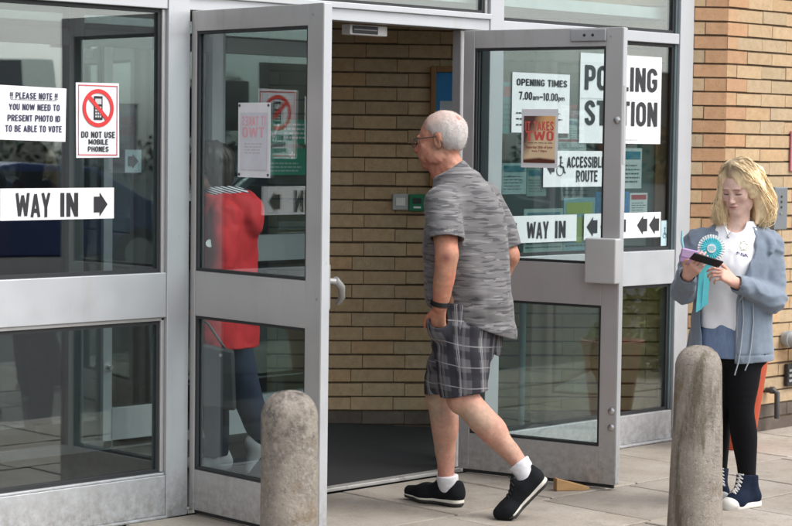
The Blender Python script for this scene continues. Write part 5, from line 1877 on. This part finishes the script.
for i in range(900):
    s_ = .012
    k = i % 6
    R_ = rng.random
    if k == 0: q = [PW(-.008, .03-.10*R_(), .130), PW(.055, .03-.07*R_(), .117), PW(.100, .0-.07*R_(), .035), (.110, .005+.06*R_(), 1.40), (.114, .02+.05*R_(), 1.33), (.072, .015+.04*R_(), 1.288)]
    elif k == 1: q = [PW(-.010, .035, .128), PW(.036, .058, .120), PW(.077, .046, .070), PW(.104, .014, .0), (.094, -.012, 1.35), (.070, -.010, 1.292)]
    elif k == 2: q = [PW(-.018, .05-.07*R_(), .128), PW(-.064, .020-.05*R_(), .100), PW(-.088, -.006-.04*R_(), .0), (-.122, .01+.04*R_(), 1.36), (-.120, .01+.04*R_(), 1.31), (-.106, .0+.02*R_(), 1.296)]
    elif k == 3: q = [PW(.0, .0-.07*R_(), .132), PW(.05, -.03, .127), PW(.098, -.05, .05), (.122, .03, 1.42), (.126, .04, 1.35), (.086, .035, 1.288)]
    elif k == 4: q = [PW(-.012, .03, .129), PW(.056, .042, .110), PW(.096, .024, .04), (.100, -.020, 1.39), (.110, -.01, 1.33), (.074, -.01, 1.292)]
    else: q = [PW(-.02, .032, .132), PW(-.058, .034, .100), PW(-.082, .008, .035), PW(-.090, -.006, -.03), (-.114, -.01, 1.34), (-.104, -.005, 1.292)]
    lock([jit(p, s_*(.25+.18*j)) for j, p in enumerate(q)], rng.uniform(.0008, .0021), wav=.012)
V_, F_ = WH.mesh(); V_ = relax(V_, F_, 1)
solid('hair', (V_, F_), hairm, wom, blond, smooth_it=0, extra=[(locks.v, locks.f)])

# white tee
WT = Field((-.26, -.20, .76), (.18, .20, 1.34), .0045)
WT.loft([(.79, -.040, .01, .160, .122), (.88, -.040, .01, .150, .120), (1.0, -.042, .012, .148, .120), (1.10, -.044, .010, .156, .130), (1.17, -.044, .018, .156, .115), (1.22, -.042, .025, .142, .090), (1.262, -.036, .026, .106, .076), (1.298, -.032, .024, .072, .066)], l_b, .02)
WT.wrinkle(.007, (9, 9, 4), 3); WT.crease(.012, (9, 9, 9), 61); WT.crease(.006, (22, 22, 14), 63)
X_, Y_, Z_ = WT.grid()
WT.f += (.003*np.sin(50*X_-30*Z_+3*vnoise(X_*8, Y_*8, Z_*8, 3))*np.clip((1.15-Z_)/.2, 0, 1)).astype(np.float32)
WT.cut((0, 0, .808), (-.06, 0, -1))
WT.cone((-.030, .02, 1.36), (-.044, -.025, 1.292), .066, .046, .004, 'sub')
tee_o = solid('t_shirt', WT, mat('white_cotton', (.86, .86, .89), .85, 0, .03, 20, .25, 400), wom, smooth_it=2)
def front_y(x, z, f):
    """surface of a cloth field nearest the camera along y at (x, z)"""
    i = int(round((x-f.lo[0])/f.h)); k = int(round((z-f.lo[2])/f.h))
    col = f.f[np.clip(i, 0, f.n[0]-1), :, np.clip(k, 0, f.n[2]-1)]
    j = np.argmax(col < 0)
    return float(f.ax[1][j]) if (col < 0).any() else 0.0
# printed badge: a pale ring over a short dark word mark
b = MB()
for t in np.linspace(0, 2*math.pi, 26, endpoint=False):
    for rr in (.015, .020):
        x, z = -.018+rr*math.cos(t), 1.195+rr*math.sin(t)
        b.obox((x-.0022, front_y(x, z, WT)-.0030, z-.0022), (.0044, 0, 0), (0, .002, 0), (0, 0, .0044))
b.build('printed_ring', mat('pale_olive_print', (.62, .62, .44), .8), tee_o)
b = MB()
for k in range(6):
    x = -.050+k*.0088; z = 1.156-k*.0022
    y = front_y(x, z, WT)-.0030
    b.obox((x, y, z), (.0030, 0, 0), (0, .002, 0), (0, 0, .013)); b.obox((x+.0026, y-.0002, z+(.0 if k % 2 else .009)), (.004, 0, 0), (0, .002, 0), (0, 0, .004))
b.build('printed_mark', mat('dark_violet_print', (.09, .05, .20), .8), tee_o)
# necklace
b = MB()
pts = [(-.092, None, 1.285), (-.086, None, 1.265), (-.080, None, 1.288)]
ch = []
for x, z in [(-.096, 1.296), (-.092, 1.278), (-.087, 1.262), (-.080, 1.244), (-.066, 1.260), (-.052, 1.276), (-.040, 1.294)]:
    y_ = front_y(x, z, WT)
    ch.append((x, (y_ if y_ < -.02 else -.055)-.004, z))
b.tube(ch, .0012, 5)
b.lathe([(0, -.008), (.006, -.006), (.007, 0), (.005, .006), (0, .008)], 12, (-.080, ch[3][1]-.002, 1.234))
b.build('necklace', steel, wom, smooth=True)

# hoodie
HO = Field((-.37, -.30, .62), (.27, .24, 1.36), .0045)
ho_rows = [(.645, -.048, .02, .196, .155), (.70, -.048, .02, .200, .160), (.80, -.046, .02, .192, .158), (.92, -.044, .02, .180, .150), (1.04, -.044, .02, .178, .148), (1.12, -.044, .018, .186, .148), (1.19, -.044, .022, .180, .125), (1.235, -.042, .03, .140, .098), (1.275, -.036, .035, .098, .080)]
HO.loft(ho_rows, l_b, .02)
X_, Y_, Z_ = HO.grid()
zz = HO.ax[2]
xl = np.interp(zz, [.62, .80, .95, 1.10, 1.20, 1.30], [-.205, -.198, -.195, -.185, -.140, -.105])[None, None, :]
xr = np.interp(zz, [.62, .80, .95, 1.08, 1.17, 1.24, 1.30], [-.048, -.046, -.040, -.005, .030, .045, .020])[None, None, :]
op_ = np.maximum(np.maximum(xl-X_, X_-xr), Y_-.01)
HO.f = np.maximum(HO.f, -op_.astype(np.float32))
HO.loft([(z, a, b_, c-.024, d-.024) for z, a, b_, c, d in ho_rows], l_b, .0, 'sub')
SL = Field((-.37, -.30, .62), (.27, .24, 1.36), .0045)
SL.chain([w_ls, (.134, -.01, 1.09), w_le, (.112, -.085, .962)], [.062, .058, .056, .054], .03)
SL.chain([(.124, -.07, .957), (.03, -.145, .995), (-.055, -.205, 1.033)], [.060, .052, .042], .03)
SL.chain([w_rs, (-.240, .03, 1.09), w_re], [.062, .056, .055], .03)
SL.chain([w_re, (-.275, -.09, 1.02), (-.280, -.168, 1.062)], [.056, .050, .042], .03)
SL.cone((.10, .03, 1.225), (-.19, .05, 1.225), .050, .050, .03)
SL.wrinkle(.008, (12, 12, 12), 4)
SL.crease(.012, (8, 8, 17), 51)
SL.crease(.003, (30, 30, 30), 53)
X5, Y5, Z5 = SL.grid()
SL.f += (.0052*np.abs(np.sin(34*X5-26*Y5+44*Z5+5*vnoise(X5*9, Y5*9, Z5*9, 4)))-.0025).astype(np.float32)
nl = unit(np.array((-.055, -.205, 1.033))-np.array((.03, -.145, .995))); nr = unit(np.array((-.280, -.168, 1.062))-np.array((-.275, -.09, 1.02)))
SL.cone(np.array(w_lw)-nl*.03, np.array(w_lw)+nl*.06, .033, .036, .002, 'sub'); SL.cone(np.array(w_rw)-nr*.03, np.array(w_rw)+nr*.06, .033, .036, .002, 'sub')
HO.wrinkle(.008, (9, 9, 4), 11)
HO.crease(.012, (9, 9, 3.5), 55)
HO.crease(.003, (24, 24, 14), 57)
HO.f += (.0060*np.abs(np.sin(20*X_+16*Y_+6*Z_+4*vnoise(X_*7, Y_*7, Z_*5, 2)))-.003).astype(np.float32)
HO._put((slice(None),)*3, SL.f, .02)
# hood lying on the shoulders and turning over at the lapels
HO.chain([(.050, -.070, 1.195), (.082, -.020, 1.232), (.068, .06, 1.268), (-.01, .10, 1.285), (-.10, .085, 1.265), (-.142, .02, 1.228), (-.150, -.05, 1.19)], [.020, .034, .042, .048, .040, .028, .016], .02)
HO.chain([(.082, -.03, 1.235), (.118, -.055, 1.205), (.105, -.085, 1.17)], [.026, .028, .012], .015)
HO.cut((0, 0, .668), (.05, 0, -1))
# ribbed hem band
lo_, X2, Y2, Z2 = HO.sub((-.37, -.3, .70), (.27, .24, .712))
HO.f[lo_] += .004*np.exp(-((Z2-.706)/.004)**2)
hoodm = mat('grey_blue_fleece', (.175, .215, .27), .95, 0, .09, 45, .4, 500, sheen=.2)
ho = solid('hoodie', HO, hoodm, wom, smooth_it=1)
b = MB()
zs = np.linspace(.68, 1.12, 16)
b.tube([(float(np.interp(z, zz, xr[0, 0]))-.002, front_y(float(np.interp(z, zz, xr[0, 0]))+.010, z, HO)+.004, z) for z in zs], .0035, 6)
b.build('zip', mat('zip_grey', (.30, .33, .36), .4, .5), ho, smooth=True)
b = MB()
for x0, zend in ((-.028, .62), (.020, .64)):
    y_ = front_y(x0, .76, HO)
    b.tube([(x0, y_-.004, .98), (x0+.006, front_y(x0, .86, HO)-.006, .86), (x0-.004, y_-.010, .74), (x0-.014, y_-.02, .68), (x0-.030, y_-.02, zend)], [.0032]*5, 6)
b.build('drawstring', mat('grey_cord', (.30, .33, .37), .9), ho, smooth=True)

# denim skirt, tights
SK = Field((-.28, -.20, .62), (.20, .22, .86), .0045)
SK.loft([(.672, -.040, .015, .180, .140), (.76, -.038, .012, .170, .132), (.845, -.036, .012, .152, .118)], l_b, .02)
SK.wrinkle(.006, (12, 12, 5), 3)
SK.cut((0, 0, .686), (0, 0, -1))
SK.cone((.005, -.02, .6), (.005, -.02, .70), .085, .085, .004, 'sub')
solid('skirt', SK, mat('blue_denim', (.15, .21, .33), .9, 0, .18, 60, .5, 420, aniso=(1, 1, .3)), wom)
TI = Field((-.22, -.16, .08), (.16, .28, .74), .0042)
TI.chain([(.006, -.02, .76), (-.002, -.04, .58), (-.006, -.05, .445), (.016, -.012, .345), (.034, .0, .20), (.040, .0, .09)], [.092, .080, .055, .064, .045, .037], .02)
TI.chain([(-.100, .03, .74), (-.094, .035, .58), (-.088, .045, .43), (-.078, .11, .30), (-.070, .145, .20), (-.064, .165, .12)], [.086, .072, .055, .053, .044, .037], .02)
TI.loft([(.66, -.035, .01, .15, .11), (.74, -.035, .01, .15, .11)], l_b, .03)
solid('tights', TI, mat('black_nylon', (.006, .006, .0075), .75, 0, .1, 40, spec=.12), wom, smooth_it=8)

# high top canvas shoes
canvas = mat('navy_canvas', (.008, .014, .030), .9, 0, .2, 60, .5, 450, spec=.15)
rubber = mat('off_white_rubber', (.62, .60, .56), .55, 0, .06, 20)
lacem = mat('white_lace', (.62, .60, .58), .9)
def high_top(ankle, heel, ball, toe):
    an, he, ba, to = map(np.array, (ankle, heel, ball, toe))
    u = np.array((0, 0, 1.0)); f1 = unit(to-he); w = unit(np.cross(u, f1))
    t = thing('high_top_shoe', None, None); t.parent = wom
    lo = np.min([an, he, ba, to], 0)-.08; hi = np.max([an, he, ba, to], 0)+.09
    U = Field(lo, hi, .0034)
    U.chain([he+u*.040+f1*.03, he+u*.040+f1*.11, ba+u*.038], [.033, .036, .038], .03)
    U.chain([ba+u*.034, to+u*.026-f1*.030], [.038, .028], .03)
    U.chain([he+u*.05+f1*.035, an+u*.0, an+u*.045], [.036, .043, .045], .03)
    U.chain([he+f1*.12+u*.065, an+f1*.030+u*.030], [.030, .032], .03)
    U.cut(an+u*.032, u-f1*.1)
    U.cut(he+u*.012, -u)
    solid('canvas_upper', U, canvas, t)
    R_ = Field(lo, hi, .0034)
    R_.chain([he+u*.010+f1*.03, he+u*.010+f1*.11, ba+u*.010, to+u*.010-f1*.03], [.041, .041, .044, .034], .02)
    X, Y, Z = R_.grid()
    R_.f = np.maximum(np.maximum(R_.f, Z-he[2]-.026), he[2]-Z).astype(np.float32)
    C_ = Field(lo, hi, .0034)
    C_.ell(to+u*.024-f1*.038, (.043, .043, .034), None, .0)
    C_.cut(to-f1*.056, -f1)
    C_.f = np.maximum(C_.f, he[2]+.01-C_.grid()[2]).astype(np.float32)
    R_._put((slice(None),)*3, C_.f, .006)
    solid('rubber_sole', R_, rubber, t)
    b = MB()
    rows = []
    for k in range(8):
        q = k/7
        p = (to-f1*.062+u*.02)*(1-q)+(an+u*.028+f1*.0)*q
        d = unit(u*(1-.62*q)+f1*(.15+.75*q))
        wd = .020-.002*q
        L_ = U.surf(p+w*wd, d)+d*.0012; R2 = U.surf(p-w*wd, d)+d*.0012; M2 = U.surf(p, d)+d*.0025
        rows.append((L_, M2, R2))
    for k in range(8):
        b.tube(rows[k], .0034, 6)
        if k < 7:
            b.tube([rows[k][0], (rows[k][1]+rows[k+1][1])/2+u*.002, rows[k+1][2]], .0030, 6)
    kx = rows[-1][1]+u*.004
    for sg in (-1, 1):
        b.tube([kx, kx+w*sg*.018+u*.012+f1*.006, kx+w*sg*.034-u*.006+f1*.004, kx], .003, 6)
        b.tube([kx, kx+w*sg*.018-u*.025+f1*.008], .003, 6)
    b.build('laces', lacem, t, smooth=True)
    b = MB()
    for sg in (-1, 1):
        b.tube([he+f1*.012+w*sg*.020+u*.018, he+f1*.008+u*.05, he+f1*.012+w*sg*.020+u*.018], .002, 5)
    b.build('heel_stripe', lacem, t, smooth=True)
    return t
high_top((.045, .0, .115), (.092, .030, .0), (-.020, -.065, .0), (-.080, -.112, .0))
high_top((-.064, .168, .115), (-.050, .235, .0), (-.066, .105, .0), (-.073, .030, .0))

# rosette pinned to the hoodie
ro = thing('rosette', None, None); ro.parent = wom
rc = np.array((-.176, -.172, 1.187))
turq = mat('turquoise_satin', (.10, .56, .63), .4, 0, .08, 40)
def pleats(b, r0, r1, y, n=36, amp=.004):
    vs, fs = [], []
    for i in range(n*2):
        a = math.pi*i/n
        d = amp if i % 2 else -amp
        vs += [(rc[0]+r0*math.cos(a), rc[1]+y, rc[2]+r0*math.sin(a)), (rc[0]+r1*math.cos(a), rc[1]+y+d, rc[2]+r1*math.sin(a)),
               (rc[0]+r1*math.cos(a), rc[1]+y+d+.002, rc[2]+r1*math.sin(a)), (rc[0]+r0*math.cos(a), rc[1]+y+.004, rc[2]+r0*math.sin(a))]
    m = n*2
    for i in range(m):
        j = (i+1) % m
        for k in range(4):
            fs.append((4*i+k, 4*j+k, 4*j+(k+1) % 4, 4*i+(k+1) % 4))
    b.add(vs, fs)
b = MB(); pleats(b, .030, .061, 0, 30); b.build('white_frill', mat('white_satin', (.72, .74, .74), .45), ro)
b = MB(); pleats(b, .018, .046, -.006, 26, .003); b.build('turquoise_frill', turq, ro)
b = MB(); b.tube([rc+np.array((0, -.008, 0)), rc+np.array((0, -.0125, 0))], .020, 28); bt = b.build('button', mat('white_satin', (.7, .7, .7)), ro)
b = MB()
for z_, w_ in ((.006, .012), (-.001, .016), (-.008, .011)):
    b.box(rc[0]-w_, rc[0]+w_, rc[1]-.0136, rc[1]-.0130, rc[2]+z_, rc[2]+z_+.0032)
b.build('print_line', turq, bt)
for dx, ln in ((-.020, .245), (.004, .225)):
    b = MB()
    vs, fs = [], []
    n = 8
    for i in range(n+1):
        q = i/n
        x = rc[0]-.012+dx-.018*q; y = rc[1]+.012-.02*q+.004*math.sin(5*q+dx*90); z = rc[2]-.03-ln*q
        for sx in (-.013, .013):
            for sy in (0, .0015): vs.append((x+sx, y+sy, z-(0 if i < n else (.012 if sx < 0 else -.004))))
    for i in range(n):
        a = 4*i
        for k0, k1 in ((0, 2), (3, 1), (1, 0), (2, 3)):
            fs.append((a+k0, a+k1, a+4+k1, a+4+k0))
    fs += [(0, 1, 3, 2), (4*n, 4*n+2, 4*n+3, 4*n+1)]
    b.add(vs, fs); b.build('ribbon_tail', turq, ro, smooth=False)

# what she holds: world placement through her own frame
WMX = Matrix.Translation((2.024, -1.473, 0)) @ Matrix.Rotation(YZ, 4, 'Z')
def held(o, p, R):
    m = Matrix([list(R[0])+[0], list(R[1])+[0], list(R[2])+[0], [0, 0, 0, 1]]).transposed()
    m.translation = Vector(p)
    o.matrix_world = WMX @ m
e1 = unit((.95, .06, -.28)); e3 = unit((.12, .42, .90)); e3 = unit(e3-e1*(e3@e1)); e2 = np.cross(e3, e1)
ph = thing('mobile_phone', 'black mobile phone held in both hands by the blond woman', 'phone')
b = MB(); b.box(-.068, .068, -.034, .034, -.0045, .0045); b.build('case', mat('phone_black', (.008, .008, .010), .5, spec=.2), ph, bevel=.004, seg=3)
b = MB(); b.box(-.064, .064, -.031, .031, .0046, .0050) if e3[2] > 0 else b.box(-.064, .064, -.031, .031, -.0050, -.0046); b.build('screen', mat('phone_glass', (.02, .02, .025), .08), ph)
b = MB()
s_ = -1 if e3[2] > 0 else 1
for q in (.010, .024): b.tube([(.058, q, s_*.0046), (.058, q, s_*.0062)], .006, 14)
b.build('camera_lens', mat('phone_glass', (.02, .02, .025)), ph)
held(ph, (-.214, -.288, 1.140), (e1, e2, e3))
pu = thing('purse', 'small lilac purse tucked between the hand and the turquoise rosette', 'purse')
lil = mat('lilac_leatherette', (.40, .25, .46), .5, 0, .1, 20)
b = MB(); b.box(-.052, .052, -.014, .014, -.032, .032); b.build('body', lil, pu, bevel=.008, seg=3)
b = MB(); b.box(-.046, .046, -.0165, -.0142, -.006, .028); b.build('flap', mat('lilac_pale', (.48, .33, .52), .5), pu, bevel=.002)
b = MB(); b.tube([(-.045, 0, .030), (-.058, -.004, .06), (-.066, 0, .105)], [.005, .006, .004], 8); b.build('strap', mat('pale_turquoise', (.25, .50, .58), .5), pu, smooth=True)
held(pu, (-.270, -.232, 1.150), (unit((.95, -.2, -.18)), unit((.2, .97, .0)), unit((.18, 0, .98))))

# ------------------------------------------------------------------ the person in red, inside the lobby
red = thing('person', 'person in a red hooded coat and jeans carrying a dark bag inside the lobby', 'person', (.644, .527, .045), YZ)
rf_ = unit((-.92, .39, 0)); rl_ = np.array((-.39, -.92))
RF = axes(unit((-.92, .39, -.12)))
RC = np.array((-.098, .0, 1.462))
RB = Field((-.30, -.26, .0), (.26, .26, 1.62), .0046)
head_field(RB, RC, RF, .96, fem=True)
RB.cone((-.07, .0, 1.38), (-.03, .0, 1.28), .05, .06, .03)
RB.loft([(.75, .0, .0, .15, .10), (1.0, .0, .0, .14, .11), (1.25, .0, .0, .15, .09)], rl_, .03)
RB.chain([(-.01, -.19, 1.24), (.0, -.22, 1.02), (-.10, -.20, .82)], [.048, .042, .03], .02)
RB.chain([(.0, .19, 1.24), (.02, .21, 1.02), (-.06, .2, .84)], [.048, .042, .03], .02)
hand(RB, (-.10, -.20, .82), (-.3, .1, -1), (-.9, .3, 0), (-.2, -.9, 0), [.5, .5, .5, .5], .95)
RB.chain([(-.03, .05, .75), (-.055, .05, .42), (-.045, .05, .08)], [.07, .05, .035], .02)
RB.chain([(.03, -.05, .75), (.09, -.05, .42), (.19, -.05, .16)], [.07, .05, .035], .02)
def red_skin(V):
    return np.tile(np.array((.42, .25, .17)), (len(V), 1))
solid('body', RB, skin_m, red, red_skin)
RHf = Field((-.24, -.16, 1.30), (.06, .16, 1.62), .005)
def PR(l, f, u): return RC+.96*(l*RF[0]+f*RF[1]+u*RF[2])
RHf.ell(PR(0, -.025, .045), (.088, .100, .085), RF, .02)
RHf.chain([PR(0, -.07, .03), PR(0, -.075, -.06)], [.075, .06], .03)
RHf.wrinkle(.008, (60, 60, 20), 3)
solid('hair', RHf, mat('dark_brown_hair', (.025, .018, .013), .5, 0, .3, 60, .4, 200), red)
RT = Field((-.32, -.34, .56), (.32, .32, 1.42), .005)
RT.loft([(.58, .0, .0, .21, .150), (.75, .0, .0, .205, .148), (.95, .0, .0, .185, .130), (1.12, .0, .0, .195, .135), (1.25, .005, .0, .185, .115), (1.32, .0, .0, .12, .085)], rl_, .02)
RT.chain([(.0, -.18, 1.245), (.01, -.225, 1.02), (-.085, -.205, .84)], [.078, .070, .055], .03)
RT.chain([(.01, .18, 1.245), (.03, .22, 1.02), (-.05, .2, .86)], [.078, .070, .055], .03)
RT.chain([(-.06, -.07, 1.315), (.06, -.05, 1.30), (.125, .0, 1.25), (.07, .05, 1.30), (-.05, .07, 1.315)], [.045, .062, .072, .062, .045], .03)
RT.ell((.125, .0, 1.22), (.055, .11, .085), None, .03)
RT.wrinkle(.010, (10, 10, 9), 4); RT.crease(.010, (9, 9, 6), 7); RT.crease(.005, (20, 20, 16), 9)
RT.cut((0, 0, .612), (0, 0, -1))
co_ = solid('coat', RT, mat('red_coat', (.47, .012, .018), .75, 0, .12, 12, .2, 200), red, smooth_it=2)
def stripe_mat():
    m, t, N, K, p = nodes_of('striped_lining')
    sp = N.new('ShaderNodeSeparateXYZ'); K.new(coords(t), sp.inputs[0])
    f = mth(t, 'FRACT', mth(t, 'MULTIPLY', mth(t, 'ADD', sp.outputs[2], mth(t, 'MULTIPLY', sp.outputs[0], .3)), 95))
    K.new(mixc(t, ramp(t, f, .48, .52), (.70, .70, .72), (.03, .035, .06)), p.inputs['Base Color'])
    p.inputs['Roughness'].default_value = .9
    return m
LN = Field((-.16, -.16, 1.26), (.22, .16, 1.44), .005)
LN.chain([(-.06, -.075, 1.345), (.05, -.055, 1.350), (.09, .0, 1.325), (.05, .055, 1.345), (-.05, .075, 1.345)], [.030, .034, .030, .034, .03], .02)
solid('hood_lining', LN, stripe_mat(), co_)
b = MB(); b.tube([(-.058, -.262, 1.115), (-.056, -.270, 1.117)], .018, 14); b.build('sleeve_badge', mat('silver_badge', (.6, .62, .6), .35, .4), co_)
RJ = Field((-.20, -.16, .04), (.32, .18, .78), .005)
RJ.chain([(-.03, .05, .76), (-.055, .05, .42), (-.045, .05, .07)], [.088, .070, .060], .02)
RJ.chain([(.03, -.05, .76), (.085, -.05, .44), (.185, -.05, .17)], [.090, .072, .058], .02)
RJ.wrinkle(.010, (14, 14, 14), 4)
RJ.cut((-.04, .05, .075), (.1, 0, -1))
solid('jeans', RJ, mat('dark_denim', (.010, .019, .045), .9, 0, .2, 30, .3, 300), red)
pale = mat('pale_trainer', (.62, .62, .62), .6)
for (h_, t_, u_) in (((.02, .05, .0), (-.20, .10, .0), (0, 0, 1)), ((.225, -.055, .15), (.14, -.04, -.02), (-.80, 0, .6))):
    h_, t_, u_ = np.array(h_), np.array(t_), unit(u_)
    f1 = unit(t_-h_)
    Q = Field(np.minimum(h_, t_)-.09, np.maximum(h_, t_)+.12, .005)
    L_ = np.linalg.norm(t_-h_)
    Q.chain([h_+u_*.045+f1*.035, h_+f1*L_*.55+u_*.04, t_-f1*.035+u_*.032], [.044, .042, .034], .03)
    Q.chain([h_+u_*.05+f1*.04, h_+u_*.09+f1*.045], [.040, .038], .03)
    Q.cut(h_+u_*.002, -u_)
    solid('trainer', Q, pale, red)
bg_ = thing('shopping_bag', 'dark grey shopping bag carried by the person in the red coat', 'bag', (.644, .527, .045), YZ)
b = MB(); b.prism([(-.135, .66), (.060, .62), (.072, .34), (-.115, .36)], -.295, -.235)
b.build('body', mat('bag_charcoal', (.030, .034, .038), .6, 0, .15, 10), bg_, bevel=.012)
b = MB(); b.tube([(-.11, -.265, .65), (-.10, -.262, .74), (-.10, -.23, .765), (-.06, -.262, .74), (.02, -.265, .625)], .007, 8); b.build('handle', blackp, bg_, smooth=True)
b = MB(); b.tube([(.0, -.299, .60), (.0, -.296, .60)], .008, 12); b.build('stud', steel, bg_)
